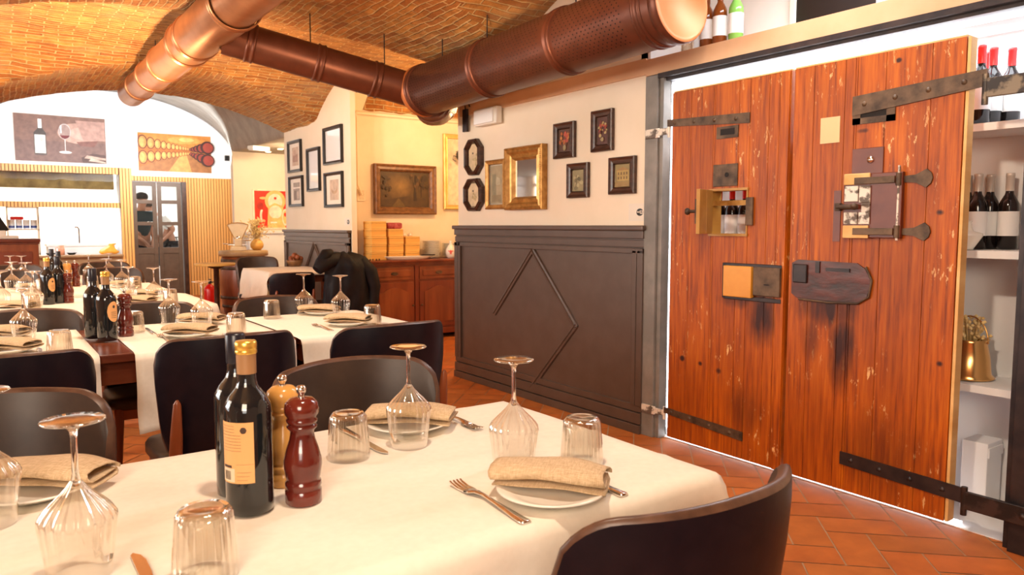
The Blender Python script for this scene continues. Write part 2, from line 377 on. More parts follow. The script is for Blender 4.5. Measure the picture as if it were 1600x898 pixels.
# ---- herringbone terracotta floor
def make_floor():
    mb = MB(); L, Wd, g = .30, .15, .006; r2 = sqrt(.5)
    def tile(ox, oy, horiz):
        a, bb = (L, Wd) if horiz else (Wd, L)
        pts = [(ox+g/2, oy+g/2), (ox+a-g/2, oy+g/2), (ox+a-g/2, oy+bb-g/2), (ox+g/2, oy+bb-g/2)]
        q = [((x-y)*r2, (x+y)*r2) for x, y in pts]
        cx = sum(p[0] for p in q)/4; cy = sum(p[1] for p in q)/4
        if not (-3.95 < cx < 4.75 and -2.95 < cy < 13.6): return
        k = random.uniform(.88, 1.1); h = random.uniform(-.014, .014)
        mb.cur = (.52*k, (.155+h)*k, (.032+h*.3)*k); mb.add([(x, y, 0) for x, y in q], [(0, 1, 2, 3)])
    N = 70
    for i in range(-N, N):
        for j in range(-N, N):
            # herringbone cell: steps of W along both axes
            ox = i*Wd+j*2*Wd if False else None
    for j in range(-130, 130):
        for i in range(-60, 60):
            x0 = j*Wd + i*4*Wd; y0 = j*Wd
            tile(x0, y0, True); tile(x0+2*Wd, y0-Wd, False)
    o = struct('floor', mb, M_tile)
    b = MB(); b.box(-4, 4.8, -3, 16.8, -.12, -.003); b.build('grout_bed', M_grout, o)
make_floor()
# ---- vaults
SPR = 2.33
def par(t, a, b, rise, e=2): return rise*(1-abs((2*t-a-b)/(b-a))**e) if a < t < b else 0
def z1f(X): return SPR+par(X, -.02, 3.07, .33)+par(X, -3.85, -.75, .33)
def z2f(Y): return SPR+par(Y, -2.6, .6, .46, 2.7)+par(Y, 1.0, 4.35, .46, 2.7)+par(Y, 4.95, 8.05, .46, 2.7)
def make_vault():
    def grid(x0, x1, y0, y1, only2=False):
        nx = int((x1-x0)/.06); ny = int((y1-y0)/.06); V = []; F = []; U = []
        for i in range(nx+1):
            for j in range(ny+1):
                X = x0+(x1-x0)*i/nx; Y = y0+(y1-y0)*j/ny
                a = SPR if only2 else z1f(X); b = z2f(Y)
                # smooth max keeps the groins slightly soft, as laid brick is
                k = .02; h = max(k-abs(a-b), 0)/k; z = max(a, b)+h*h*k*.25
                z += .016*mn.noise(Vector((X*3.1, Y*3.1, z)))+.007*mn.noise(Vector((X*11, Y*11, z)))
                V.append((X, Y, z))
        for i in range(nx):
            for j in range(ny):
                v = i*(ny+1)+j; F.append((v, v+1, v+ny+2, v+ny+1))
                X = x0+(x1-x0)*(i+.5)/nx; Y = y0+(y1-y0)*(j+.5)/ny
                U.append(only2 or z2f(Y) > z1f(X))
        me = bpy.data.meshes.new('vault'); me.from_pydata(V, [], F)
        ul = me.uv_layers.new(name='UVMap'); me.materials.append(M_brick)
        for p, two in zip(me.polygons, U):
            for li in p.loop_indices:
                x, y, z = V[me.loops[li].vertex_index]
                ul.data[li].uv = (x, y*1.08) if two else (y, x*1.05+.5)
            p.use_smooth = True
        return me
    o = bpy.data.objects.new('ceiling', grid(-4, 3.07, -3, 9.1)); COL.objects.link(o); o['kind'] = 'structure'
    a = bpy.data.objects.new('ceiling_alcove', grid(3.07, 4.8, 4.9, 7.3, True)); COL.objects.link(a); a['kind'] = 'structure'
make_vault()
def make_back_vault():
    V = []; F = []; n = 130; K = 18
    def zb(X, Y):
        xr = max(3.07, 3.70-.3*(13.6-Y)); c = 1.75; hw = (xr-c) if X > c else 1.95; t = (X-c)/hw
        return 2.3+(1.04*sqrt(max(0, 1-t*t)))
    for i in range(n+1):
        X = -4+8.8*i/n
        V += [(X, 9.1+4.5*k/K, zb(X, 9.1+4.5*k/K)) for k in range(K+1)]+[(X, 9.1, 3.5), (X, 9.1, z1f(X))]
    W = K+3
    for i in range(n):
        a = i*W; b = a+W
        F += [(a+k, a+k+1, b+k+1, b+k) for k in range(K)]+[(a+K+2, b+K+2, b+K+1, a+K+1)]
    mb = MB(); mb.add(V, F, True); struct('ceiling_rear', mb, M_grey, thick=.01)
    r = MB(); r.box(-4.1, 4.9, -3.1, 17, 3.5, 3.6); struct('roof_slab', r, M_grey)
make_back_vault()
# ---- right-hand wall, alcove, pillar
w_ = MB()
w_.box(3.07, 3.30, 3.0, 5.03, 0, 2.8)
w_.box(3.07, 3.30, 2.99, 3.001, 0, 2.02)
w_.box(3.07, 3.30, 1.0, 3.0, 2.72, 3.3); w_.box(3.07, 3.30, 3.0, 4.9, 2.8, 3.3)
w_.box(3.07, 3.30, -3, 1.0, 0, 3.3)
struct('wall_right', w_, M_wall)
w_ = MB(); w_.box(3.055, 3.5, 1.0, 3.0, 2.025, 2.115); w_.box(3.055, 3.08, 3.0, 4.98, 2.035, 2.125)
w_.box(3.055, 3.08, -3, 1.0, 2.025, 2.115)
struct('trim_1', w_, M_beam)
w_ = MB()   # lit recess above the beam
w_.box(3.46, 3.52, 1.0, 3.0, 2.115, 2.8); w_.box(3.07, 3.46, 2.98, 3.05, 2.115, 2.8); w_.box(3.07, 3.46, .97, 1.0, 2.115, 2.8); w_.box(3.3, 3.5, 1.0, 3.0, 2.72, 2.8)
struct('wall_recess', w_, M_white)
w_ = MB(); w_.box(3.125, 4.8, 7.3, 7.45, 0, 3.2)
struct('wall_alcove', w_, M_alc)
w_ = MB(); w_.box(3.30, 4.8, 4.8, 5.03, 0, 3.2); struct('wall_alcove_near', w_, M_alc)
w_ = MB(); w_.box(4.8, 4.95, 4.8, 13.8, 0, 3.2); struct('wall_far_right', w_, M_alc)
b_ = MB()
ol = []
for i in range(41):
    x = 3.3+i*.0375; ol.append((x, 2.395+.012*mn.noise(Vector((x*9, 0, 0)))))
top = []
for i in range(41):
    x = 4.8-i*.0375; top.append((x, 2.70+.01*mn.noise(Vector((x*9, 3, 0)))))
top[-1] = (3.42, 2.70); top[-2] = (3.46, 2.70)
b_.add([(x, 7.292, z) for x, z in ol+top], [tuple(range(82))])
o = b_.build('wall_alcove_brick', M_brick); o['kind'] = 'structure'
ul = o.data.uv_layers.new(name='UVMap')
for l in o.data.loops: ul.data[l.index].uv = (o.data.vertices[l.vertex_index].co.x, o.data.vertices[l.vertex_index].co.z)
b_ = MB(); b_.tube([(3.20, 7.27, 2.36), (4.8, 7.27, 2.36)], .02)
b_.tube([(3.20, 7.27, 2.36), (3.215, 7.27, 2.30), (3.215, 7.27, 1.62), (3.26, 7.27, 1.52)], .012)
struct('trim_2', b_, M_alc)
b_ = MB(); b_.box(3.07, 3.125, 7.1, 7.45, 0, 2.9); struct('wall_pillar_edge', b_, M_wall)
b_ = MB(); b_.box(3.07, 4.8, 7.45, 9.1, 0, 3.2)
struct('wall_pillar', b_, M_wall)
b_ = MB(); b_.box(3.10, 4.8, 11.5, 11.62, 0, 3.2)
struct('wall_corner', b_, M_wall)
b_ = MB(); b_.box(3.25, 4.75, 11.3, 11.5, 0, 1.08); b_.box(3.2, 4.75, 11.27, 11.5, 1.08, 1.115)
struct('trim_3', b_, M_white)
# ---- back wall with pass and door, kitchen behind
b_ = MB()
b_.box(-4, 4.8, 13.6, 13.8, 2.08, 3.6); b_.box(1.87, 2.04, 13.61, 13.8, 0, 2.08); b_.box(2.80, 4.8, 13.61, 13.8, 0, 2.08)
b_.box(2.04, 2.80, 13.61, 13.8, 1.92, 2.08); b_.box(-4, 1.87, 13.62, 13.8, 0, .70)
b_.box(-4, -3.2, 13.6, 13.8, .70, 2.1)
struct('wall_back', b_, M_white)
b_ = MB(); b_.box(-4.15, -4, -3, 3.2, 0, 3.6); b_.box(-4.15, -4, 9.2, 10.2, 0, 3.6); b_.box(-4.15, -4, 13.4, 16.8, 0, 3.6); b_.box(-4.15, -4, 10.2, 13.4, 0, 1.6); b_.box(-4.15, -4, 10.2, 13.4, 2.95, 3.6); b_.box(-4.15, -4, 3.2, 9.2, 0, .9); b_.box(-4.15, -4, 3.2, 9.2, 2.25, 3.6)
b_.box(-4.15, -4, 5.9, 6.4, .9, 2.25)
struct('wall_left', b_, M_wall)
for k, (a, c) in enumerate(((3.2, 5.9), (6.4, 9.2))):
    f = MB(); f.box(-4.06, -4.0, a, a+.06, .9, 2.25); f.box(-4.06, -4.0, c-.06, c, .9, 2.25); f.box(-4.06, -4.0, a, c, .9, .96); f.box(-4.06, -4.0, a, c, 2.19, 2.25)
    f.box(-4.05, -4.01, (a+c)/2-.03, (a+c)/2+.03, .96, 2.19)
    o = struct('window_%d' % (k+1), f, M_whitepl)
    p = MB(); p.box(-4.09, -4.07, a+.03, c-.03, .93, 2.22); p.build('pane', M_winlit, o)
f = MB(); f.box(-4.06, -4.0, 10.2, 10.26, 1.6, 2.95); f.box(-4.06, -4.0, 13.34, 13.4, 1.6, 2.95); f.box(-4.06, -4.0, 10.2, 13.4, 1.6, 1.66); f.box(-4.06, -4.0, 10.2, 13.4, 2.89, 2.95); f.box(-4.05, -4.01, 10.26, 13.34, 2.06, 2.13)
o = struct('window_4', f, M_orangewood); p = MB(); p.box(-4.09, -4.07, 10.2, 13.4, 1.6, 2.95); p.build('pane', M_winlit, o)  # added lit window, gives the gold-framed glass a bright reflection
b_ = MB(); b_.box(-4, 3.07, -3.15, -3, 0, 3.6); struct('wall_front', b_, M_wall)
b_ = MB(); b_.box(-4, 4.95, 16.8, 16.95, 0, 3.5); b_.box(4.8, 4.95, 13.8, 16.8, 0, 3.5); b_.box(-4, 4.8, 13.8, 16.8, 2.62, 2.7)
b_.box(1.91, 1.97, 14.0, 16.8, 0, 2.62)
struct('wall_kitchen', b_, M_white)
b_ = MB(); b_.box(-3, 1.86, 14.15, 14.3, 1.80, 2.6); o = struct('wall_kitchen_vault_reflection', b_, M_gold); o.data.materials[0] = noisy('olive_vault_reflection', (.16, .09, .02), (.34, .21, .06), .7, 5, bs=.6, bd=.02)  # added band, stands in for the vault's reflection in the pass glass
# pass counter front: tan board, then slats; slat bands
b_ = MB(); b_.box(-3.2, 1.87, 13.56, 13.62, .50, .70); b_.box(-3.2, 1.87, 13.5, 13.95, .70, .73)
struct('trim_4', b_, noisy('tan_counter_board', (.34, .19, .08), (.42, .25, .12), .5, 6, bs=.1))
def slats(name, x0, x1, z0, z1, y=13.6, gap=True):
    s = MB(); p = .046; x = x0
    while x < x1-.02:
        s.box(x, x+.036, y-.045, y-.02, z0, z1); x += p
    o = struct(name, s, M_slat)
    g = MB(); g.box(x0, x1, y-.02, y+.03, z0, z1); g.build('backing', M_slatgap, o)
    return o
slats('trim_5', -3.2, 1.87, 2.02, 2.13); slats('trim_6', -3.2, 1.87, 1.48, 1.565); slats('trim_7', 1.87, 2.04, 0, 2.13)
slats('trim_8', 2.04, 2.86, 1.93, 2.01); slats('trim_9', 2.865, 3.68, 0, 2.01); slats('trim_10', -3.2, 1.87, 0, .50)
g = MB(); g.box(-3.2, 1.87, 13.66, 13.668, 1.57, 2.02)
o = struct('window_3', g, M_pane)
# ---- kitchen double door
def kdoor(name, xh, sgn, ang):
    W = .365; H = 1.90
    e = bpy.data.objects.new(name, None); COL.objects.link(e); e['kind'] = 'structure'
    e.location = (xh, 13.60, .01); e.rotation_euler.z = ang
    def X(a): return a*sgn
    def bx(m, a, c, y0, y1, z0, z1): m.box(min(X(a), X(c)), max(X(a), X(c)), y0, y1, z0, z1, bev=.002)
    f = MB(); st = .062
    bx(f, 0, st, -.02, .02, 0, H); bx(f, W-st, W, -.02, .02, 0, H)
    for z0, z1 in ((0, .12), (.72, .82), (1.19, 1.25), (1.55, 1.61), (1.84, H)): bx(f, st, W-st, -.02, .02, z0, z1)
    f.build('door_frame', M_greydoor, e)
    p = MB(); bx(p, st, W-st, -.008, .008, .12, .72); p.build('lower_panel', M_greydoor, e)
    for z0, z1 in ((.82, 1.19), (1.25, 1.55), (1.61, 1.84)):
        q = MB(); bx(q, st, W-st, -.002, .002, z0, z1); q.build('pane', M_pane, e)
    h = MB(); h.cyl((X(W-.03), -.05, 1.0), (X(W-.03), -.05, 1.14), .006); h.cyl((X(W-.03), -.05, 1.0), (X(W-.03), -.02, 1.0), .006); h.cyl((X(W-.03), -.05, 1.14), (X(W-.03), -.02, 1.14), .006)
    h.build('handle', M_greydoor, e)
kdoor('door_1', 2.045, 1, .03); kdoor('door_2', 2.79, -1, -.03)
b_ = MB(); b_.box(2.80, 2.865, 13.52, 13.62, 0, 1.93); struct('trim_11', b_, M_darkfr)
# ---- wainscot on the right wall with diamond moulding
def wainscot(name, y0, y1, ztop, dia):
    # local x towards -Y from y1, y up, z out
    e = bpy.data.objects.new(name, None); COL.objects.link(e); e['kind'] = 'structure'
    e.location = (3.07, y1, 0); e.rotation_euler = WX; L = y1-y0; H = ztop
    def strip(m, x0, x1, a, b, d0, d1, bev=.003): m.box(x0, x1, a, b, d0, d1, bev=bev)
    p = MB(); strip(p, 0, L, 0, H-.02, 0, .018, 0); p.build('panel', M_wain, e)
    r = MB(); strip(r, -.012, L+.012, H-.03, H, 0, .052, .008); strip(r, 0, L, H-.075, H-.03, 0, .036); strip(r, 0, L, H-.125, H-.085, 0, .028)
    strip(r, 0, L, H-.16, H-.13, 0, .036)
    r.build('top_rail', M_wain, e)
    b = MB(); strip(b, 0, L, 0, .05, 0, .046); strip(b, 0, L, .055, .12, 0, .038); strip(b, 0, L, .125, .165, 0, .03); b.build('base_rail', M_wain, e)
    s = MB()
    for x0, x1 in ((0, .045), (.05, .085), (L-.085, L-.05), (L-.045, L)): strip(s, x0, x1, .16, H-.13, 0, .036)
    s.build('stile', M_wain, e)
    d = MB(); cx, cy, hw, hh = dia
    pts = [(cx-hw, cy), (cx, cy+hh), (cx+hw, cy), (cx, cy-hh)]
    segs = [(pts[0], pts[1]), (pts[1], pts[2]), (pts[2], pts[3])]
    for a, c in segs:
        a = Vector((*a, 0)); c = Vector((*c, 0)); u = (c-a).normalized(); n = Vector((-u.y, u.x, 0)); wd = .022
        A = a-u*.012; C = c+u*.012
        prof = [(-wd, .016), (-wd*.8, .030), (-wd*.2, .032), (0, .040), (wd*.2, .032), (wd*.8, .030), (wd, .016)]
        V = [(q+n*o_)+Vector((0, 0, h)) for q in (A, C) for o_, h in prof]; k = len(prof)
        d.add(V, [(i, i+1, k+i+1, k+i) for i in range(k-1)]+[tuple(range(k))[::-1], tuple(range(k, 2*k))])
    d.build('diamond_moulding', M_wain, e)
wainscot('trim_12', 2.985, 5.04, 1.20, (1.01, .565, .455, .47))
wainscot('trim_13', 7.12, 9.1, 1.15, (1.0, .56, .42, .44))
# ---- cellar cabinet niche behind the old doors
b_ = MB()
b_.box(3.50, 3.56, 1.05, 2.95, 0, 2.03); b_.box(3.13, 3.5, 2.90, 2.95, 0, 2.03); b_.box(3.13, 3.5, 1.06, 1.10, 0, 2.03)
b_.box(3.13, 3.5, 1.1, 2.9, 1.995, 2.024); b_.box(3.11, 3.5, 1.1, 2.9, .0, .004)
struct('wall_niche', b_, M_white)
b_ = MB()
for z in (.56, 1.10, 1.60): b_.box(3.22, 3.5, 1.10, 2.90, z-.03, z)
struct('trim_14', b_, M_white)
b_ = MB(); b_.box(3.14, 3.155, 2.868, 2.885, .05, 1.97); b_.box(3.14, 3.155, 1.15, 2.86, 1.968, 1.985); b_.box(3.125, 3.14, 1.3, 2.86, .006, .022)
struct('trim_15', b_, M_led)
b_ = MB(); b_.box(3.045, 3.16, 2.90, 2.99, 0, 2.02, bev=.003); b_.box(3.062, 3.12, 2.87, 2.90, 0, 2.02, bev=.003)
struct('trim_16', b_, M_steelgrey)
b_ = MB(); b_.box(3.045, 3.13, 1.0, 2.90, 2.0, 2.025); b_.box(3.08, 3.14, 1.0, 2.88, 1.985, 2.0); b_.box(3.03, 3.13, .97, 1.10, 0, 2.02, bev=.003); b_.box(3.06, 3.14, 1.10, 1.125, 0, 2.0)
struct('trim_17', b_, M_darksteel)

# ================================================================ VENTILATION DUCTS
def duct(name, label, p0, p1, r, mat, collars, cap0=None, cap1=None, holes=False, steps=None, capm=None):
    p0 = Vector(p0); p1 = Vector(p1); L = (p1-p0).length; d = (p1-p0)/L
    rot = d.to_track_quat('Z', 'Y'); e = thing(name, label, 'duct', p0); e.rotation_euler = rot.to_euler()
    body = MB(); N = 56
    prof = [(0, 0)] if cap0 else []
    if steps:
        for (z, rr) in steps: prof.append((rr, z))
    else: prof += [(r, 0), (r, L)]
    body.lathe(prof, N); body.build('pipe', mat, e)
    for z in collars:
        rr = r
        if steps:
            for (a, ra), (c, rc) in zip(steps, steps[1:]):
                if a <= z <= c: rr = max(ra, rc)
        c = MB(); c.lathe([(rr, z-.03), (rr+.007, z-.027), (rr+.009, z-.015), (rr+.004, z-.010), (rr+.004, z+.010), (rr+.009, z+.015), (rr+.007, z+.027), (rr, z+.03)], N)
        c.build('collar', mat, e)
    if cap0:
        c = MB(); c.lathe([(0, -.02), (r*.9, -.02), (r+.006, -.012), (r+.010, .0), (r+.010, .035), (r, .04)], N); c.build('end_cap', capm or mat, e)
    if cap1:
        c = MB(); c.lathe([(r, L-.04), (r+.010, L-.035), (r+.010, L), (r+.004, L+.012)], N); c.build('end_rim', mat, e)
        c = MB(); c.lathe([(r+.004, L+.012), (r*.93, L+.016), (r*.88, L+.004), (0, L+.004)], N); c.build('end_cap', capm or mat, e)
    if holes:
        h = MB(); zt = rot.inverted() @ Vector((0, 0, 1)); a0 = math.atan2(zt.y, zt.x)
        for (za, zb) in holes:
            n = int((zb-za)/.032)
            for k in range(n):
                for row in range(-9, 10):
                    for side in (-1, 1):
                        th = a0+side*(radians(92)+row*.105); z = za+k*.032+(.016 if row % 2 else 0)
                        c = Vector((cos(th), sin(th), 0)); t = Vector((-sin(th), cos(th), 0)); o = c*(r+.0012)+Vector((0, 0, z)); q = .0042
                        h.add([o+t*q*cos(i*pi/3)+Vector((0, 0, q*sin(i*pi/3))) for i in range(6)], [(0, 1, 2, 3, 4, 5)])
        h.build('perforations', M_hole, e)
    return e
def rod(root, x, y, z0, z1):
    m = MB(); inv = (Matrix.Translation(root.location) @ root.rotation_euler.to_matrix().to_4x4()).inverted()
    m.cyl(inv @ Vector((x, y, z0)), inv @ Vector((x, y, z1)), .004, n=8); m.build('hanger_rod', M_darksteel, root)
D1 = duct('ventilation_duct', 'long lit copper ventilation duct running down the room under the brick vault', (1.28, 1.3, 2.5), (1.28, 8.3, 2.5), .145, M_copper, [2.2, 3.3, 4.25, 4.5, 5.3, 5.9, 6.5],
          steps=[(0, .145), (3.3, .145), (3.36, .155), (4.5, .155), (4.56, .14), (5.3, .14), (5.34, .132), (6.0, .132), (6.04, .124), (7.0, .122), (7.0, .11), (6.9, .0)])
rod(D1, 1.28, 3.0, 2.62, 2.80); rod(D1, 1.28, 7.0, 2.60, 2.8)
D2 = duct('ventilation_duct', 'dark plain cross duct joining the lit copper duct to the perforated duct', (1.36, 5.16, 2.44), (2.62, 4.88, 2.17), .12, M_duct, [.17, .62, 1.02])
rod(D2, 1.9, 5.04, 2.42, 2.70); rod(D2, 2.4, 4.93, 2.33, 2.60)
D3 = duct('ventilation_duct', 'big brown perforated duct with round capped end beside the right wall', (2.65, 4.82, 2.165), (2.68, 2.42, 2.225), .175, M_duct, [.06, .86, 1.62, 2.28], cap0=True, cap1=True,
          holes=[(.12, .80), (.92, 1.56), (1.68, 2.22)], capm=base('lit_copper_disc', (.50, .15, .036), .45, .2)[0])  # cap disc coloured brighter than its duct, as the light shows it
rod(D3, 2.655, 4.55, 2.34, 2.48); rod(D3, 2.67, 3.15, 2.38, 2.62); rod(D3, 2.66, 4.0, 2.34, 2.52)
fl = MB(); fl.tube([(2.70, 4.80, 2.10), (2.80, 4.95, 2.08), (2.92, 5.1, 2.10), (3.05, 5.25, 2.2)], [.13, .135, .13, .13], 24)
for k in range(7):
    t = k/6; fl.cyl(Vector((2.74, 4.86, 2.095)).lerp(Vector((3.0, 5.2, 2.15)), t), Vector((2.755, 4.88, 2.095)).lerp(Vector((3.015, 5.22, 2.155)), t), .143, n=24)
inv = (Matrix.Translation(D3.location) @ D3.rotation_euler.to_matrix().to_4x4()).inverted()
fl.v = [tuple(inv @ Vector(v)) for v in fl.v]; fl.build('flexible_elbow', M_duct, D3)
# ================================================================ OLD CELLAR DOORS
def slab_with_hole(m, W, H, t, hole, grooves):
    xs = sorted(set([0, W]+list(hole[:2])+grooves)); x0, x1, y0, y1 = hole
    for a, b in zip(xs, xs[1:]):
        if b-a < 1e-4: continue
        if a >= x0-1e-6 and b <= x1+1e-6:
            m.box(a+.0008, b-.0008, 0, y0, -t, 0, bev=.0015); m.box(a+.0008, b-.0008, y1, H, -t, 0, bev=.0015)
        else: m.box(a+.0008, b-.0008, 0, H, -t, 0, bev=.0015)
def strap(m, x0, x1, y0, y1, h0, h1, z=0, t=.007):
    n = 8; top = []; bot = []
    for i in range(n+1):
        u = i/n; x = x0+(x1-x0)*u; yc = y0+(y1-y0)*u; h = h0+(h1-h0)*u
        top.append((x, yc+h/2)); bot.append((x, yc-h/2))
    m.prism(bot+top[::-1], z, z+t)
    for u in (.1, .35, .6, .85):
        c = (x0+(x1-x0)*u, y0+(y1-y0)*u, z+t); m.lathe([(.011, 0), (.009, .004), (0, .006)], 10, c)
T = .045
dl = thing('wooden_door', 'left leaf of the old orange wooden doors, with small open hatch and flap', 'door', (3.03, 2.775, .04), WX)
m = MB(); slab_with_hole(m, .715, 1.86, T, (.275, .495, 1.115, 1.335), [.13, .285, .43, .60, .655])
m.box(.672, .712, 0, 1.86, 0, .010, bev=.003); m.build('planks', M_olddoor, dl)
m = MB(); m.box(.003, .712, 1.862, 1.868, -T, -.002); m.build('pale_top_edge', M_rawedge, dl)
m = MB(); strap(m, -.03, .495, 1.705, 1.675, .036, .05); m.build('hinge_strap', M_iron, dl)
m = MB(); strap(m, -.02, .50, .145, .115, .032, .045); m.build('hinge_strap', M_iron, dl)
m = MB(); m.box(.30, .43, 1.59, 1.648, 0, .006); o = m.build('slot_plate', M_iron, dl)
m = MB(); m.box(.325, .41, 1.606, 1.636, .006, .0075); m.build('slot_opening', M_hole, o)
m = MB(); m.box(.285, .433, 1.354, 1.463, 0, .007, bev=.002); o = m.build('iron_plate', M_iron, dl)
m = MB(); m.cyl((.37, 1.41, .006), (.37, 1.41, .009), .012); m.build('keyhole', M_hole, o)
m = MB()   # reveal lining of the hatch
m.box(.275, .283, 1.115, 1.335, -T-.02, .004); m.box(.487, .495, 1.115, 1.335, -T-.02, .004); m.box(.265, .50, 1.107, 1.119, -T-.02, .012); m.box(.265, .50, 1.331, 1.343, -T-.02, .012)
m.build('hatch_lining', M_flap, dl)
m = MB(); m.box(.28, .52, 1.258, 1.283, -.02, .006); m.build('brass_bar', M_gold, dl)
m = MB(); m.box(.492, .532, 1.16, 1.295, .004, .016, bev=.003); m.build('hatch_catch', M_iron, dl)
fl_ = bpy.data.objects.new('flap', None); COL.objects.link(fl_); fl_.parent = dl; fl_.location = (.283, 1.118, .006); fl_.rotation_euler = (0, radians(-68), 0)
m = MB(); m.box(0, .10, 0, .218, -.004, .014, bev=.002); m.box(.102, .205, 0, .218, -.004, .014, bev=.002); m.build('flap_board', M_flap, fl_)
m = MB(); m.cyl((.19, .11, .012), (.19, .11, .055), .008); m.lathe([(.008, .05), (.014, .052), (.018, .062), (.014, .072), (0, .075)], 14, (.19, .11, 0)); m.box(.15, .2, .05, .17, .014, .022)
m.build('flap_knob', M_iron, fl_)
m = MB(); m.box(.38, .545, .81, .962, 0, .030, bev=.004); m.build('orange_block', M_orangeblk, dl)
m = MB(); m.box(.553, .700, .825, .962, 0, .026, bev=.004); o = m.build('iron_lock_case', M_iron, dl)
m = MB(); m.prism(ell(.016, .003, .63, .88), .026, .0275); m.build('keyhole', M_hole, o)
m = MB(); m.box(.36, .70, .945, .975, 0, .012, bev=.003); m.box(.37, .70, .795, .815, 0, .012, bev=.003); m.box(.362, .378, .80, .97, 0, .014, bev=.003)
m.build('lock_bracket', M_darksteel, dl)
dr = thing('wooden_door', 'right leaf of the old orange wooden doors, with bolted hatch and dark lock outline', 'door', (3.03, 2.045, .04), WX)
m = MB(); slab_with_hole(m, .722, 1.862, T, (.29, .30, 1.0, 1.0), [.10, .245, .42, .60]); m.build('planks', M_olddoor2, dr)
m = MB(); m.box(.724, .736, 0, 1.862, -T-.008, -.003, bev=.002); m.box(.003, .722, 1.863, 1.869, -T, -.002); m.build('pale_timber_edge', M_rawedge, dr)
m = MB(); strap(m, .285, .80, 1.66, 1.70, .080, .062, t=.010); m.build('hinge_strap', M_iron, dr)
m = MB(); strap(m, .285, .79, .145, .125, .055, .06, t=.008); m.build('hinge_strap', M_darksteel, dr)
m = MB(); m.box(.285, .465, 1.583, 1.608, 0, .006); m.box(.285, .32, 1.583, 1.635, 0, .006); m.box(.43, .465, 1.583, 1.635, 0, .006); o = m.build('slot_plate', M_iron, dr)
m = MB(); m.box(.32, .43, 1.605, 1.632, 0, .003); m.build('slot_opening', M_hole, o)
m = MB(); m.box(.137, .228, 1.517, 1.628, 0, .003); o = m.build('paper_note', M_goldyel, dr); o.data.materials[0] = base('cream_note_paper', (.72, .50, .26), .7)[0]
m = MB(); m.box(.29, .425, 1.37, 1.482, 0, .006, bev=.002); o = m.build('dark_red_plate', M_darkred, dr)
m = MB(); m.lathe([(.014, 0), (.014, .006), (0, .007)], 18, (.372, 1.432, .006)); m.build('coin_screw', M_steel, o)
m = MB()
m.prism([(.02, .85), (.02, .99), (.05, 1.005), (.33, 1.0), (.375, .97), (.395, .92), (.375, .85), (.34, .83), (.05, .83)], 0, .006); m.build('old_lock_outline', M_stain, dr)
m = MB(); m.box(.03, .10, .90, .985, .006, .016, bev=.005); m.box(.14, .16, .95, 1.0, .006, .012); m.box(.19, .30, .96, .975, .006, .012); m.build('lock_remains', M_darksteel, dr)
m = MB(); m.tube([(.06, .826, .008), (.2, .822, .009), (.34, .828, .008), (.388, .86, .008), (.398, .93, .008), (.37, .985, .008)], .005); m.build('iron_rim', M_iron, dr)
# bolted hatch
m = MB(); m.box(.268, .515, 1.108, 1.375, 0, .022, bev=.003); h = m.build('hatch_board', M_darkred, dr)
m = MB(); m.box(.270, .385, 1.33, 1.377, .022, .030, bev=.004); m.box(.272, .385, 1.106, 1.16, .022, .030, bev=.004); m.build('lit_half_timber', M_rawedge, h)  # pale left half: a patch of light put into the timber colour
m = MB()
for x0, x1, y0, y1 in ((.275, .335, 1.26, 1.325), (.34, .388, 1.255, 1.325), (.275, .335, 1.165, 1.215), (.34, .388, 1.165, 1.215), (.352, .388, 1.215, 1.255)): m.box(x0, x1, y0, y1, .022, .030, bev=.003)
m.build('lit_half_plate', M_paintiron, h)  # plates whitened on this half, continuing the painted light patch
m = MB(); m.cyl((.245, 1.238, .034), (.335, 1.238, .034), .011); m.cyl((.33, 1.238, .034), (.345, 1.238, .06), .008); m.lathe([(.0, .085), (.012, .08), (.015, .07), (.012, .06), (.006, .055)], 12, (.345, 1.238, 0)); m.box(.238, .262, 1.222, 1.255, .015, .04, bev=.003)
m.build('sliding_bolt', M_iron, h)
for yy in (1.345, 1.135):
    m = MB(); m.box(.32, .49, yy-.014, yy+.014, .030, .036, bev=.002)
    fan = [(.505, yy-.012), (.56, yy-.016), (.60, yy-.036), (.618, yy-.02), (.624, yy), (.618, yy+.02), (.60, yy+.036), (.56, yy+.016), (.505, yy+.012)]
    m.prism(fan, 0, .008); m.cyl((.50, yy-.025, .02), (.50, yy+.025, .02), .012); m.build('fan_hinge', M_iron, dr)
m = MB(); m.cyl((.50, 1.10, .02), (.50, 1.40, .02), .005); m.build('hinge_rod', M_paintiron, dr)
m = MB(); m.box(.212, .245, 1.09, 1.31, .0, .003); m.build('worn_groove', M_darkred, dr)
# jamb hinges (pintles)
for z_, zz in ((1.705, .035), (.165, .03)):
    m = MB(); m.box(0, .10, -zz/2-.01, zz/2+.005, 0, .012, bev=.003); m.box(.07, .175, -zz/2, zz/2, .004, .014, bev=.002); m.cyl((.175, -.035, .01), (.175, .035, .01), .008)
    o = m.build('jamb_hinge', M_paintiron, None); o.location = (3.043, 2.975, z_); o.rotation_euler = WX
    tag(o, 'pale flaked iron hinge on the grey jamb, %s left of the doors' % ('high' if z_ > 1 else 'low'), 'hinge')
for z_, mt in ((1.70, M_paintiron), (.155, M_darksteel)):
    m = MB(); m.box(0, .27, -.035, .035, 0, .014, bev=.003); m.cyl((0, -.06, .006), (0, .05, .006), .011)
    m.lathe([(.012, 0), (.010, .006), (0, .008)], 10, (.2, 0, .014))
    o = m.build('jamb_hinge', noisy('blackened_hinge%d' % int(z_*10), (.02, .014, .012), (.16, .12, .08) if z_ > 1 else (.05, .03, .025), .4, 16, metal=.4, bs=.4, lo=.5, hi=.6), None); o.location = (3.018, 1.245, z_); o.rotation_euler = WX
    tag(o, 'dark iron hinge arm on the right-hand post, %s by the open cabinet' % ('upper' if z_ > 1 else 'lower'), 'hinge')

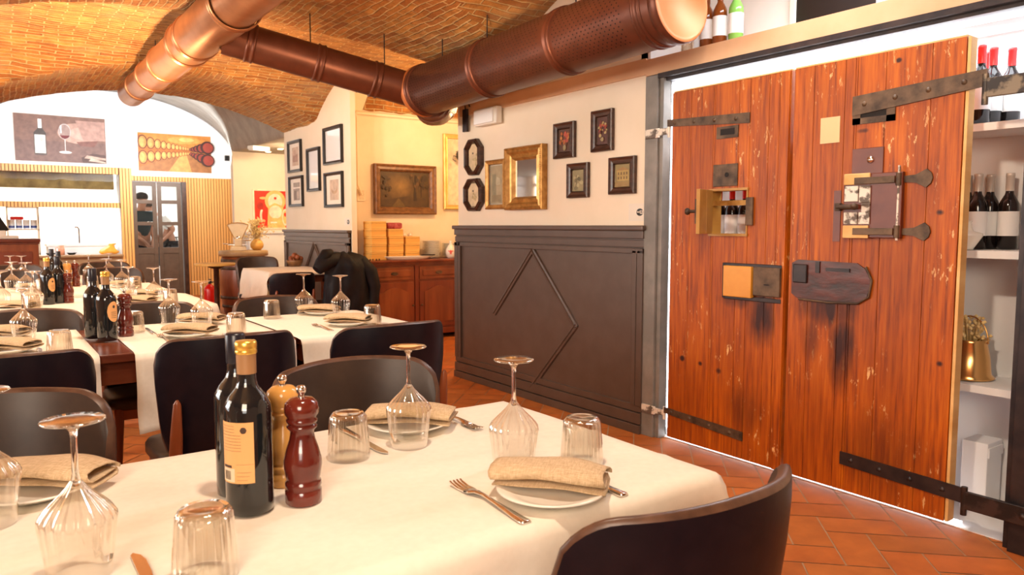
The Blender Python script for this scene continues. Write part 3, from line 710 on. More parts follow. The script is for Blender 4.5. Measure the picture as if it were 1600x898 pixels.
# ================================================================ WINE BOTTLES
def winebottle(cap, glass=None, label=True, name='wine_bottle'):
    e = thing(name, '', 'wine bottle')
    m = MB(); m.lathe([(0, .0), (.030, .0), (.037, .004), (.037, .17), (.035, .188), (.026, .208), (.0165, .225), (.0145, .235), (.0145, .30)], 24)
    m.build('glass_body', glass or M_wineb, e)
    m = MB(); m.lathe([(.0155, .238), (.0155, .296), (.0165, .297), (.0165, .308), (.015, .311), (0, .311)], 20); m.build('foil_capsule', cap, e)
    if label:
        m = MB(); m.lathe([(.0376, .055), (.0376, .155)], 24); m.build('label', M_labelw, e)
    return e
kb = Kind(winebottle(M_redcap))
for i, (x, y) in enumerate(((3.27, 1.45), (3.27, 1.37), (3.35, 1.36), (3.42, 1.32), (3.42, 1.40), (3.35, 1.44))):
    kb.put((x, y, 1.602), i, 'red-capped wine bottle in the row on the highest cabinet shelf', 'red-capped bottles on the top cabinet shelf')
g_ = 'red-capped bottles behind the small open hatch'
for i in range(4):
    kb.put((3.30+.0*i, 2.50+.085*i, 1.102), i, 'red-capped wine bottle seen through the small open hatch', g_)
ks = Kind(winebottle(M_silvcap))
for i, (x, y) in enumerate(((3.36, 1.49), (3.44, 1.47), (3.38, 1.405), (3.46, 1.39), (3.44, 1.31))):
    ks.put((x, y, 1.102), i, 'silver-capped red wine bottle on the middle cabinet shelf', 'silver-capped bottles on the middle cabinet shelf')
M_brglass = base('brown_amber_glass', (.20, .05, .01), .08)[0]; M_grglass = base('pale_green_glass', (.22, .50, .10), .08)[0]
kr = Kind(winebottle(M_brglass, M_brglass, name='liquor_bottle'))
sc = (1.0, 1.0, 1.0)
kr.put((3.16, 2.58, 2.116), 0, 'amber liquor bottle with white label, middle of three on the ledge above the doors')
kr.put((3.16, 2.665, 2.116), 1, 'dark brown liquor bottle next to the round duct end on the high ledge')
Kind(winebottle(M_grglass, M_grglass, name='liquor_bottle')).put((3.18, 2.495, 2.116), 0, 'pale green glass bottle, rightmost of the three on the high ledge')
m = MB(); m.lathe([(0, 0), (.03, 0), (.035, .01), (.035, .09), (.032, .092), (.031, .012), (0, .006)], 24); o = m.build('glass_tumbler', M_glass); o.location = (3.13, 2.77, 2.116)
tag(o, 'small clear glass standing on the high ledge below the duct end', 'glass')
e = thing('leaning_picture', 'white-framed dark picture leaning in the bright recess above the doors', 'picture', (3.40, 1.98, 2.235), WX)
e.location = (3.44, 2.10, 2.28)
m = MB(); m.frame(rect(.50, .42), [(0, 0), (0, .02), (.03, .022), (.032, .012)]); m.build('frame', M_whitepl, e)
m = MB(); m.quad((-.22, -.18, .012), (.22, -.18, .012), (.22, .18, .012), (-.22, .18, .012)); m.build('print', M_blackfr, e)
m = MB(); m.cyl((-.24, -.225, .02), (.26, -.225, .02), .007); m.build('bottom_rail', M_orangewood, e)
m = MB(); m.box(-.045, .045, -.03, .03, 0, .055, bev=.002); o = m.build('small_carton', M_labelw); o.location = (3.2, 1.72, 2.117); tag(o, 'small pale carton lying on the high ledge near its right end', 'box')
# cabinet ornaments
e = thing('copper_pot', 'shiny copper pot with a hoop handle and straw flowers on the lowest cabinet shelf', 'pot', (3.36, 1.40, .562))
m = MB(); m.lathe([(0, 0), (.095, 0), (.10, .006), (.085, .02), (.078, .09), (.066, .15), (.075, .165), (.07, .165), (.06, .15), (.072, .09), (.08, .01), (0, .008)], 32); m.build('pot_body', M_brass, e)
m = MB(); m.tube([(0, .072*cos(a), .15+.11*sin(a)) for a in [pi*i/14 for i in range(15)]], .0035); m.build('handle', M_brass, e)
m = MB()
for i in range(90):
    a = random.uniform(0, 2*pi); r = random.uniform(.02, .075); z = random.uniform(.17, .26); p = Vector((r*cos(a), r*sin(a), z))
    m.cyl((p.x*.4, p.y*.4, .14), p, .0012, n=4); m.lathe([(0, -.008), (.009, 0), (0, .008)], 6, p)
m.build('straw_flowers', M_dry, e)
e = thing('decanter', 'tilted white ceramic jug in front of the silver-capped bottles', 'jug', (3.27, 1.39, 1.102))
m = MB(); m.lathe([(0, 0), (.022, 0), (.026, .008), (.055, .055), (.054, .065), (.022, .075), (.014, .09), (.012, .11), (.017, .115)], 24); m.build('jug_body', M_plate, e)
m = MB(); m.tube([(.012, 0, .108), (.03, 0, .10), (.034, 0, .085), (.02, 0, .075)], .003); m.build('handle', M_plate, e)
m = MB(); m.box(3.34, 3.48, 1.30, 1.40, .005, .30, bev=.004); m.box(3.345, 3.475, 1.295, 1.30, .24, .28); tag(m.build('storage_box', M_labelw), 'plain white box standing on the floor of the cabinet', 'box')

# ================================================================ PICTURES
def art(name, shapes, parent, z=.0):
    m = MB()
    for i, (pts, c) in enumerate(shapes):
        m.cur = c; m.add([(p[0], p[1], z+i*.00025) for p in pts], [tuple(range(len(pts)))])
    return m.build(name, M_art, parent)
def picture(label, loc, rot, w, h, prof, mat, shapes=None, name='framed_picture', glassmat_=None, inset=None, board=None, outline=None):
    e = thing(name, label, 'picture', loc, rot)
    m = MB(); m.frame(outline or rect(w, h), prof); m.build('frame', mat, e)
    if board: a = inset or prof[-1][0]; m = MB(); m.quad(*[(x, y, .006) for x, y in rect(w-2*a, h-2*a)]); m.build('mount_board', board, e)
    if glassmat_: a = inset or prof[-1][0]; m = MB(); m.quad(*[(x, y, .007) for x, y in rect(w-2*a, h-2*a)]); m.build('mirror_pane', glassmat_, e)
    if shapes: art('print', shapes, e, .0075)
    return e
random.seed(3)
def blot(cx, cy, r, c, n=9, sq=1):
    return ([(cx+r*random.uniform(.6, 1.1)*cos(2*pi*i/n), cy+sq*r*random.uniform(.6, 1.1)*sin(2*pi*i/n)) for i in range(n)], c)
def octo(w, h, c): return [(-w/2, -h/2+c), (-w/2+c, -h/2), (w/2-c, -h/2), (w/2, -h/2+c), (w/2, h/2-c), (w/2-c, h/2), (-w/2+c, h/2), (-w/2, h/2-c)]
PW = 3.069
for (y, z, wd, ht, lab) in ((4.775, 1.712, .225, .27, 'upper of the two octagonal dark wood frames with floral print'), (4.775, 1.43, .25, .245, 'lower of the two octagonal dark wood frames with floral print')):
    e = thing('octagonal_picture', lab, 'picture', (PW, y, z), WX)
    m = MB(); m.frame(octo(wd, ht, .065), [(0, 0), (0, .03), (.006, .042), (.014, .038), (.022, .046), (.030, .03), (.036, .012)]); m.build('frame', M_darkfr, e)
    w2 = wd-.07; h2 = ht-.07
    art('print', [(octo(w2, h2, .04), (.70, .56, .36)), (ell(.008, .008, -.02, .03), (.03, .02, .02))]+[blot(random.uniform(-.03, .04), random.uniform(-.06, .02), .012, (.48, .38, .20)) for _ in range(9)], e, .012)
GP = [(0, 0), (0, .024), (.008, .032), (.016, .026), (.03, .022), (.034, .014)]
picture('narrow upright gilt frame with dim green print, beside the large gold frame', (PW, 4.485, 1.495), WX, .245, .355, GP, M_gold, [(rect(.165, .275), (.38, .32, .20)), (rect(.05, .15, -.03, .0), (.26, .24, .15)), (rect(.12, .05, 0, -.1), (.28, .22, .12)), blot(.02, .02, .04, (.48, .44, .30))])
e = thing('framed_mirror', 'large ornate gold frame with reflecting glass, biggest on the right wall', 'mirror', (PW, 4.115, 1.522), WX)
m = MB(); m.frame(rect(.43, .43), [(0, 0), (0, .045), (.010, .056), (.02, .048), (.035, .052), (.05, .036), (.064, .03), (.075, .034), (.085, .018), (.09, .012)]); m.build('frame', M_gold, e)
m = MB()
for k in range(30):
    for s in ((-.205+.41*k/29, .205), (-.205+.41*k/29, -.205), (.205, -.205+.41*k/29), (-.205, -.205+.41*k/29)): m.lathe([(0, .006), (.0045, .003), (.005, 0)], 8, (s[0], s[1], .053))
m.build('beading', M_gold, e)
m = MB(); m.quad(*[(x, y, .012) for x, y in rect(.26, .26)]); m.build('mirror_pane', M_picglass, e)
DP = [(0, 0), (0, .022), (.005, .028), (.018, .020), (.034, .016), (.038, .022), (.042, .010)]
def flowers(w, h, bgc, cols, n=26):
    s = [(rect(w, h), bgc)]
    for _ in range(n): s.append(blot(random.uniform(-.36, .36)*w, random.uniform(-.2, .38)*h, random.uniform(.07, .14)*w, random.choice(cols), 7))
    s.append(blot(0, -.32*h, .16*w, (.30, .24, .12), 8)); return s
picture('small dark frame with orange flowers, upper left of four on the right wall', (PW, 3.71, 1.74), WX, .205, .225, DP, M_darkfr, flowers(.12, .14, (.10, .04, .02), [(.45, .12, .02), (.6, .25, .06), (.16, .05, .02), (.5, .08, .04)]))
picture('small dark frame with red flowers in a vase, highest of four by the steel jamb', (PW, 3.355, 1.765), WX, .185, .245, DP, M_darkfr, flowers(.10, .16, (.09, .03, .02), [(.4, .06, .03), (.5, .22, .05), (.14, .03, .02), (.45, .35, .15)]))
picture('small dark frame with grey landscape print, lower left of the four', (PW, 3.575, 1.48), WX, .20, .215, DP, M_darkfr, [(rect(.115, .13), (.30, .25, .13))]+[blot(random.uniform(-.04, .04), random.uniform(-.05, .03), .016, random.choice([(.20, .17, .09), (.42, .36, .2), (.14, .12, .06)]), 7) for _ in range(14)])
picture('small dark frame with a tan villa facade, lower right of the four', (PW, 3.18, 1.49), WX, .215, .215, DP, M_darkfr, [(rect(.13, .13), (.28, .22, .09)), (rect(.10, .06, 0, .0), (.46, .32, .10)), ([(-.055, .03), (.055, .03), (0, .05)], (.34, .20, .07))]+[(rect(.010, .016, x, y), (.16, .10, .04)) for x in (-.035, -.012, .012, .035) for y in (.012, -.014)]+[(rect(.13, .03, 0, -.05), (.30, .20, .07))])
# wifi notice (the code square is left out)
def text(s, size, mat, parent, loc, name='lettering', bold=0):
    c = bpy.data.curves.new(name, 'FONT'); c.body = s; c.size = size; c.extrude = .0004; c.align_x = 'CENTER'; c.align_y = 'CENTER'; c.offset = bold
    o = bpy.data.objects.new('tmp', c); COL.objects.link(o); bpy.context.view_layer.update()
    me = bpy.data.meshes.new_from_object(o.evaluated_get(bpy.context.evaluated_depsgraph_get())); bpy.data.objects.remove(o)
    me.materials.clear(); me.materials.append(mat); o = bpy.data.objects.new(name, me); COL.objects.link(o); o.parent = parent; o.location = loc; return o
M_note = base('white_notice_paper', (.78, .70, .60), .8)[0]
e = thing('wifi_notice', 'small paper notice with black WiFi badge beside the steel jamb', 'sign', (PW, 3.072, 1.275), WX)
m = MB(); m.box(-.062, .062, -.05, .05, 0, .001); m.build('paper', M_note, e)
m = MB(); m.prism([(p[0], p[1]) for p in ell(.027, .021, .028, 0)], .001, .0016); m.box(.006, .05, -.012, .012, .001, .0016); m.build('badge', M_blackfr, e)
m = MB(); m.box(.029, .052, -.010, .010, .0016, .0021, bev=.0); m.build('badge_window', M_note, e)
text('Wi', .017, M_note, e, (.017, 0, .0022), bold=.0006); text('Fi', .017, M_blackfr, e, (.041, 0, .0026), bold=.0006)
e = thing('wifi_notice', 'tiny paper notice with black WiFi badge on the pillar wall above panelling', 'sign', (PW, 7.22, 1.235), WX)
m = MB(); m.box(-.07, .07, -.035, .04, 0, .001); m.build('paper', M_note, e)
m = MB(); m.prism(ell(.03, .024, .03, 0), .001, .002); m.build('badge', M_blackfr, e)
text('Wi', .022, M_note, e, (.024, 0, .0024), bold=.0006)
# five black frames on the pillar wall
BP = [(0, 0), (0, .030), (.012, .032), (.03, .022), (.034, .010)]
def sketch(w, h, kind):
    s = [(rect(w, h), (.62, .48, .38))]
    if kind == 0: s += [(rect(w*.8, h*.4, 0, -.1*h), (.42, .26, .20)), (rect(w*.5, h*.3, -.1*w, .2*h), (.55, .38, .3))]
    if kind == 1: s = [(rect(w, h), (.40, .34, .30)), (rect(w, h*.08, 0, .2*h), (.85, .8, .75)), (rect(w*.3, h*.5, -.2*w, -.2*h), (.25, .2, .18)), (rect(w*.2, h*.4, .2*w, -.2*h), (.6, .5, .42))]
    if kind == 2: s += [(ell(w*.35, h*.2, 0, 0), (.50, .34, .22)), (ell(w*.28, h*.15, 0, .02), (.64, .50, .40)), (rect(w*.04, h*.8, 0, 0), (.5, .36, .26))]
    return s
for (y, z, wd, ht, k, lab) in ((8.70, 2.01, .44, .37, 0, 'black frame with small reddish print, top left of five on the pillar wall'),
                               (8.68, 1.60, .46, .36, 1, 'black frame with grey street print, lower left of five on the pillar wall'),
                               (8.10, 1.82, .38, .48, None, 'upright black frame reflecting light, in the middle of the five'),
                               (7.53, 2.04, .50, .39, None, 'black frame with blank glaring glass, top right of the five'),
                               (7.53, 1.575, .49, .37, 2, 'black frame with beige arch drawing, lower right of the five')):
    e = thing('framed_picture', lab, 'picture', (PW, y, z), WX)
    m = MB(); m.frame(rect(wd, ht), BP); m.build('frame', M_blackfr, e)
    m = MB(); m.quad(*[(x, yy, .006) for x, yy in rect(wd-.06, ht-.06)]); m.build('mount_board', M_board if k is not None else base('white_glass_glare', (.85, .85, .85), .08, Coat_Weight=1)[0], e)  # blank frames: glare on the glass painted as a white sheet
    if k is not None: art('print', sketch(wd*.48, ht*.58, k), e, .0065)
# landscape painting in the alcove
def landscape():
    s = [(rect(.58, .37), (.085, .045, .012))]
    for q in range(12): s.append((ell(.17*(1-q/13), .15*(1-q/13), -.08+.004*q, .03), (.09+.014*q, .048+.008*q, .014+.002*q)))
    s += [([(-.29, -.185), (.29, -.185), (.29, -.10), (.02, -.07), (-.29, -.12)], (.07, .035, .01)), ([(-.16, -.185), (.0, -.185), (-.03, -.14), (-.06, -.11), (-.08, -.09), (-.11, -.13)], (.13, .075, .02))]
    s += [([(.10, -.12), (.145, -.12), (.128, .0), (.135, .16), (.12, .16), (.112, .0)], (.03, .014, .006)), (rect(.012, .2, .2, .02), (.04, .02, .008))]
    for _ in range(26): s.append(blot(random.uniform(.06, .27), random.uniform(.02, .16), random.uniform(.012, .03), random.choice([(.05, .028, .01), (.09, .05, .015), (.12, .06, .018)]), 7))
    for _ in range(14): s.append(blot(random.uniform(-.27, -.18), random.uniform(-.12, .14), random.uniform(.012, .03), (.055, .03, .01), 7))
    return s
picture('large brown carved frame with a dark golden woodland painting above the sideboard', (3.77, 7.295, 1.585), WY, .74, .53, [(0, 0), (0, .05), (.012, .06), (.03, .045), (.055, .05), (.07, .03), (.078, .012)], M_brownfr, landscape())
e = picture('tall gilt frame with cream figure sketch, half hidden behind the right wall', (4.52, 7.295, 1.80), WY, .54, .84, [(0, 0), (0, .03), (.01, .04), (.03, .03), (.045, .034), (.052, .012)], M_goldyel,
    [(rect(.44, .74), (.80, .70, .52))]+[(ell(.055, .07, .02, .10), (.66, .42, .16)), (ell(.04, .05, .03, .11), (.80, .64, .40)), (ell(.075, .08, .02, -.04), (.66, .42, .16)), (ell(.06, .065, .03, -.05), (.80, .62, .36)), (ell(.08, .09, .02, -.2), (.60, .36, .14)), (ell(.062, .075, .04, -.2), (.82, .68, .46))])
m = MB(); m.lathe([(0, .0), (.05, .0), (.065, .02), (.065, .07), (.05, .10), (.045, .10)], 24); m.tube([(-.06, 0, .03), (-.11, 0, .04), (-.12, 0, .0), (-.08, 0, -.02)], .004)
o = m.build('hanging_pot', M_blackpl); o.location = (4.42, 7.16, 1.93); tag(o, 'black pot with wire handle hanging in front of the tall gilt frame', 'pot')
m = MB(); m.cyl((4.42, 7.29, 2.03), (4.42, 7.16, 2.03), .004); m.cyl((4.42, 7.16, 2.03), (4.42, 7.16, 1.99), .004); tag(m.build('wall_hook', M_darksteel), 'thin dark hook carrying the black pot on the alcove wall', 'hook')
m = MB(); m.box(-.045, .045, -.062, .062, 0, .006, bev=.002); o = m.build('wall_card', M_alc); o.location = (3.262, 7.298, 1.515); o.rotation_euler = WY
tag(o, 'small cream card on the alcove wall left of the woodland painting', 'sign')
m = MB()
for k in range(6): m.box(-.03, .03, .04-.016*k, .043-.016*k, .006, .0065)
m.build('faint_lines', M_gold, o)
# red painting on the far corner wall
RED = (.78, .03, .01); YL = (.90, .55, .20); CR = (.90, .80, .62)
s = [(rect(.62, .60), CR), (rect(.57, .56), RED)]
s += [(ell(.16, .16, .03, .13), YL), (ell(.11, .12, .03, .12), CR), ([(-.10, -.28), (.18, -.28), (.15, .05), (.02, .10), (-.08, .04)], YL), (ell(.10, .10, .03, -.04), CR), (ell(.08, .05, .02, -.18), YL), (ell(.05, .13, .18, -.12), CR), (ell(.035, .10, .18, -.12), YL), (ell(.02, .03, .18, -.08), RED),
      (ell(.03, .10, -.18, -.10), CR), (ell(.018, .08, -.16, -.10), RED), (ell(.05, .06, -.2, .05), (.5, .02, .01)), (ell(.03, .05, .22, .14), (.45, .02, .01)), (ell(.06, .02, -.15, .17), YL), (rect(.10, .02, 0, -.2), (.9, .88, .8)), (ell(.02, .02, .03, .17), RED)]
e = thing('canvas_painting', 'bright red canvas with a yellow helmeted figure above the white ledge', 'picture', (3.68, 11.498, 1.445), WY)
m = MB(); m.box(-.31, .31, -.30, .30, 0, .018); m.build('canvas', M_board, e); art('painting', s, e, .0185)
# posters over the kitchen
def barrels():
    s = [(rect(1.14, .62), (.46, .14, .025)), ([(-.57, .31), (.57, .31), (.57, .22), (.3, .10), (.12, .06), (-.3, .16), (-.57, .28)], (.62, .24, .045)), (ell(.26, .06, .15, .22), (.74, .34, .08)), (ell(.12, .035, .18, .23), (.86, .50, .16)),
         ([(-.57, -.31), (.57, -.31), (.57, -.2), (.2, .03), (.08, .03), (-.57, -.26)], (.36, .15, .05)), ([(-.12, -.31), (.25, -.31), (.17, .0), (.10, .0)], (.66, .33, .10))]
    x = -.50; r = .125
    while r > .010:
        for y in (.055+r*.85, .03-r*.95): s += [(ell(r*.60, r*.92, x, y, 18), (.16, .04, .012)), (ell(r*.46, r*.78, x, y, 18), (.66, .28, .07)), (ell(r*.30, r*.6, x-.1*r, y, 14), (.78, .40, .12))]
        x += r*.98; r *= .865
    x = .245; r = .030
    while x < .56:
        for y in (.055+r*.55, .03-r*1.2): s += [(ell(r*1.05, r, x, y, 18), (.05, .015, .012)), (ell(r*.78, r*.78, x+.1*r, y, 18), (.30, .045, .028))]
        x += r*1.25; r *= 1.38
    return s
e = thing('barrel_poster', 'orange poster of a cellar lined with wine barrels above the double door', 'poster', (2.73, 13.598, 2.41), WY)
m = MB(); m.box(-.575, .575, -.315, .315, 0, .012); m.build('backing', M_board, e); art('print', barrels(), e, .0125)
def wineart():
    W, H = 1.22, .71; s = [(rect(W, H), (.24, .13, .10)), (rect(W, H*.45, 0, -H*.275), (.20, .11, .09)), (ell(.3, .16, .25, .1), (.50, .30, .24)), (ell(.2, .1, .3, .1), (.60, .38, .31)), ([(.2, .3), (.6, .3), (.6, .0), (.3, .0)], (.46, .27, .22)),
         ([(.2, -.03), (.5, -.0), (.45, -.1), (.25, -.09)], (.22, .09, .07))]
    s += [([(-.36, -.24), (-.20, -.24), (-.20, .08), (-.24, .14), (-.25, .22), (-.30, .22), (-.31, .14), (-.36, .08)], (.08, .06, .05)), (rect(.14, .28, -.28, -.09), (.80, .76, .70)), (rect(.05, .14, -.275, .22), (.80, .78, .74)), (rect(.16, .02, -.28, -.25), (.12, .08, .07)), (ell(.02, .03, -.26, -.02), (.55, .5, .46))]
    s += [(ell(.085, .12, .05, .12, 28), (.55, .46, .43)), (ell(.072, .105, .05, .12, 28), (.36, .24, .21)), ([(-.02, .06), (.12, .06), (.09, .02), (.05, .005), (.01, .02)], (.16, .02, .02)), (rect(.012, .19, .05, -.09), (.62, .55, .52)), (ell(.085, .02, .05, -.20), (.72, .66, .62)), (rect(.02, .12, -.0, .15), (.85, .82, .8))]
    s += [([(.28, -.355), (.60, -.355), (.60, -.22), (.42, -.20), (.26, -.27)], (.10, .05, .04)), ([(.30, -.28), (.6, -.30), (.6, -.27), (.34, -.23)], (.50, .34, .27)), ([(.36, -.32), (.6, -.35), (.6, -.33), (.40, -.27)], (.55, .40, .32))]
    return s
e = thing('wine_poster', 'brown poster of a wine bottle and filled glass above the kitchen pass', 'poster', (1.085, 13.598, 2.535), WY)
m = MB(); m.box(-.615, .615, -.36, .36, 0, .012); m.build('backing', M_board, e); art('print', wineart(), e, .0125)
m = MB(); m.box(-.035, .035, -.045, .045, 0, .05, bev=.005); o = m.build('small_speaker', M_blackpl); o.location = (3.56, 13.598, 2.37); o.rotation_euler = WY
tag(o, 'small black wall box on white wall right of the barrel poster', 'speaker')
# emergency lights and spots
def emerg(label, loc, rot):
    e = thing('emergency_light', label, 'emergency light', loc, rot)
    m = MB(); m.box(-.145, .145, -.06, .06, 0, .05, bev=.008); m.build('housing', M_whitepl, e)
    m = MB(); m.box(-.135, .11, -.05, .05, .05, .062, bev=.006); m.build('diffuser', M_labelw, e)
emerg('white emergency light box on the right wall under the perforated duct', (3.055, 4.55, 1.985), WX)
emerg('white emergency light on the grey ceiling over the far corner', (3.20, 10.55, 2.294), (pi, 0, .4))
m = MB(); m.box(-.03, .03, -.09, .08, 0, .02, bev=.004); m.tube([(.0, .06, .01), (.01, .12, .02), (.05, .13, .015), (.06, .09, .01)], .005); o = m.build('cable_box', M_darksteel); o.location = (3.055, 4.88, 2.0); o.rotation_euler = WX
tag(o, 'dark junction box with loose cable beside the wall emergency light', 'junction box')
for i, (x, y, lab) in enumerate(((3.52, 11.15, 'left'), (3.54, 10.66, 'right'))):
    m = MB(); m.lathe([(.045, -.012), (.05, 0), (0, 0)], 20); o = m.build('recessed_spot', M_whitepl); o.location = (x, y, 2.2945); tag(o, 'round glowing recessed spot in the grey ceiling, %s one' % lab, 'spotlight')
    g = MB(); g.lathe([(.038, -.013), (0, -.015)], 20); g.build('lamp', M_lampw, o)
m = MB(); m.tube([(3.13, 7.095, 2.62), (3.13, 7.07, 2.60), (3.13, 7.06, 2.55), (3.13, 7.075, 2.53), (3.13, 7.09, 2.545)], .006); tag(m.build('iron_hook', M_darksteel), 'small black iron hook high on the pillar edge under the vault', 'hook')
# ================================================================ TABLES AND CLOTHS
def table(label, x0, x1, y0, y1, group=None):
    e = thing('dining_table', label, 'table', ((x0+x1)/2, (y0+y1)/2, 0), (0, 0, 0), group)
    a = (x1-x0)/2; b = (y1-y0)/2
    m = MB(); m.box(-a, a, -b, b, .715, .745, bev=.004); m.build('tabletop', M_tablewood, e)
    m = MB(); i = .04
    m.box(-a+i, a-i, -b+i, -b+i+.02, .63, .715); m.box(-a+i, a-i, b-i-.02, b-i, .63, .715); m.box(-a+i, -a+i+.02, -b+i, b-i, .63, .715); m.box(a-i-.02, a-i, -b+i, b-i, .63, .715)
    m.build('apron', M_tablewood, e)
    for sx in (-1, 1):
        for sy in (-1, 1):
            m = MB(); cx = sx*(a-.065); cy = sy*(b-.065)
            m.prism(rect(.05, .05, cx, cy), 0, .66); m.build('leg', M_tablewood, e)
    return e
def cloth(label, x0, x1, y0, y1, drops, seed=0, z=.7485, creases=(), group=None, rnd=.03):
    # drops: left, right, front, back overhang
    l, r, f, bk = drops; rnd_ = random.Random(seed); ph = [rnd_.uniform(0, 6) for _ in range(8)]
    st = .022; m = MB(); V = []
    nx = max(4, int((x1-x0+l+r)/st)); ny = max(4, int((y1-y0+f+bk)/st))
    for i in range(nx+1):
        for j in range(ny+1):
            s = x0-l+(x1-x0+l+r)*i/nx; t = y0-f+(y1-y0+f+bk)*j/ny
            dx = max(x0-s, 0)*-1+max(s-x1, 0); dy = max(y0-t, 0)*-1+max(t-y1, 0); d = sqrt(dx*dx+dy*dy)
            cx = min(max(s, x0), x1); cy = min(max(t, y0), y1)
            if d > 1e-6:
                ux, uy = dx/d, dy/d; w1 = .010*sin(s*17+ph[0])+.010*sin(t*19+ph[1])+.006*sin((s+t)*31+ph[2])
                q = min(d, .02)*.5+.012+max(0, d-.02)*(.05+w1*1.6)+ (w1*min(1, d/.2))*.8+(.10*min(d, .3) if abs(dx) > 1e-6 and abs(dy) > 1e-6 else 0)
                px = cx+ux*q; py = cy+uy*q; pz = z-max(0, d-.006)*.985
            else:
                px, py = s, t; pz = z+.0008*sin(s*9+ph[3])*sin(t*11+ph[4])
                for (ax, c, h) in creases:
                    dd = abs((s if ax == 'x' else t)-c)
                    if dd < .02: pz += h*(1-dd/.02)**2
            V.append((px, py, pz))
    m.smooth = True
    m.add(V, [(i*(ny+1)+j, (i+1)*(ny+1)+j, (i+1)*(ny+1)+j+1, i*(ny+1)+j+1) for i in range(nx) for j in range(ny)])
    o = m.build('tablecloth', M_cloth, None, thick=.0016)
    tag(o, label, 'tablecloth', group); return o
table('nearest dining table, under the cream cloth in the foreground', -.62, 1.075, .885, 1.545)
cloth('cream tablecloth with creases on the nearest table, hanging over its front', -.62, 1.078, .880, 1.550, (.1, .22, .25, .22), 1, creases=(('y', 1.19, .004), ('x', .44, .003), ('y', .985, .0025), ('x', .95, .002)))
table('long second-row table with bare red wood strip between two cloths', -.45, 1.02, 2.93, 3.70)
table('small second-row table at the right end, nearest the sideboard', 1.035, 1.60, 2.93, 3.70)
cloth('left cream cloth of the second row, ending beside the bare wood strip', -.45, .315, 2.925, 3.705, (.1, .0, .28, .22), 2)
cloth('cream cloth of the second row hanging low between two dark chairs', .425, 1.006, 2.925, 3.705, (.0, .0, .30, .22), 3, creases=(('y', 3.3, .002),))
cloth('cream cloth on the right end of the second row, pointed towards the sideboard', 1.034, 1.603, 2.925, 3.705, (.004, .03, .30, .22), 4)
table('third-row dining table under a cream cloth', -.5, 1.07, 4.47, 5.30)
cloth('cream cloth on the third-row table, draping round its right corner', -.5, 1.075, 4.465, 5.305, (.1, .25, .2, .25), 5)
table('fourth-row dining table under a pale cloth', -.5, 1.06, 5.72, 6.42)
cloth('pale cloth on the fourth-row table, beyond the third row', -.5, 1.065, 5.715, 6.425, (.1, .22, .22, .25), 6)
table('farthest dining table in front of the wooden desk', -.5, 1.10, 7.02, 7.72)
cloth('pale cloth on the farthest table of the long room', -.5, 1.105, 7.015, 7.725, (.1, .2, .2, .25), 7)
table('side table by the pillar panelling, under a white cloth', 2.26, 2.90, 7.22, 8.05)
cloth('white cloth on the side table by the pillar, its corner hanging down', 2.26, 2.90, 7.215, 8.055, (.32, .05, .05, .2), 8)

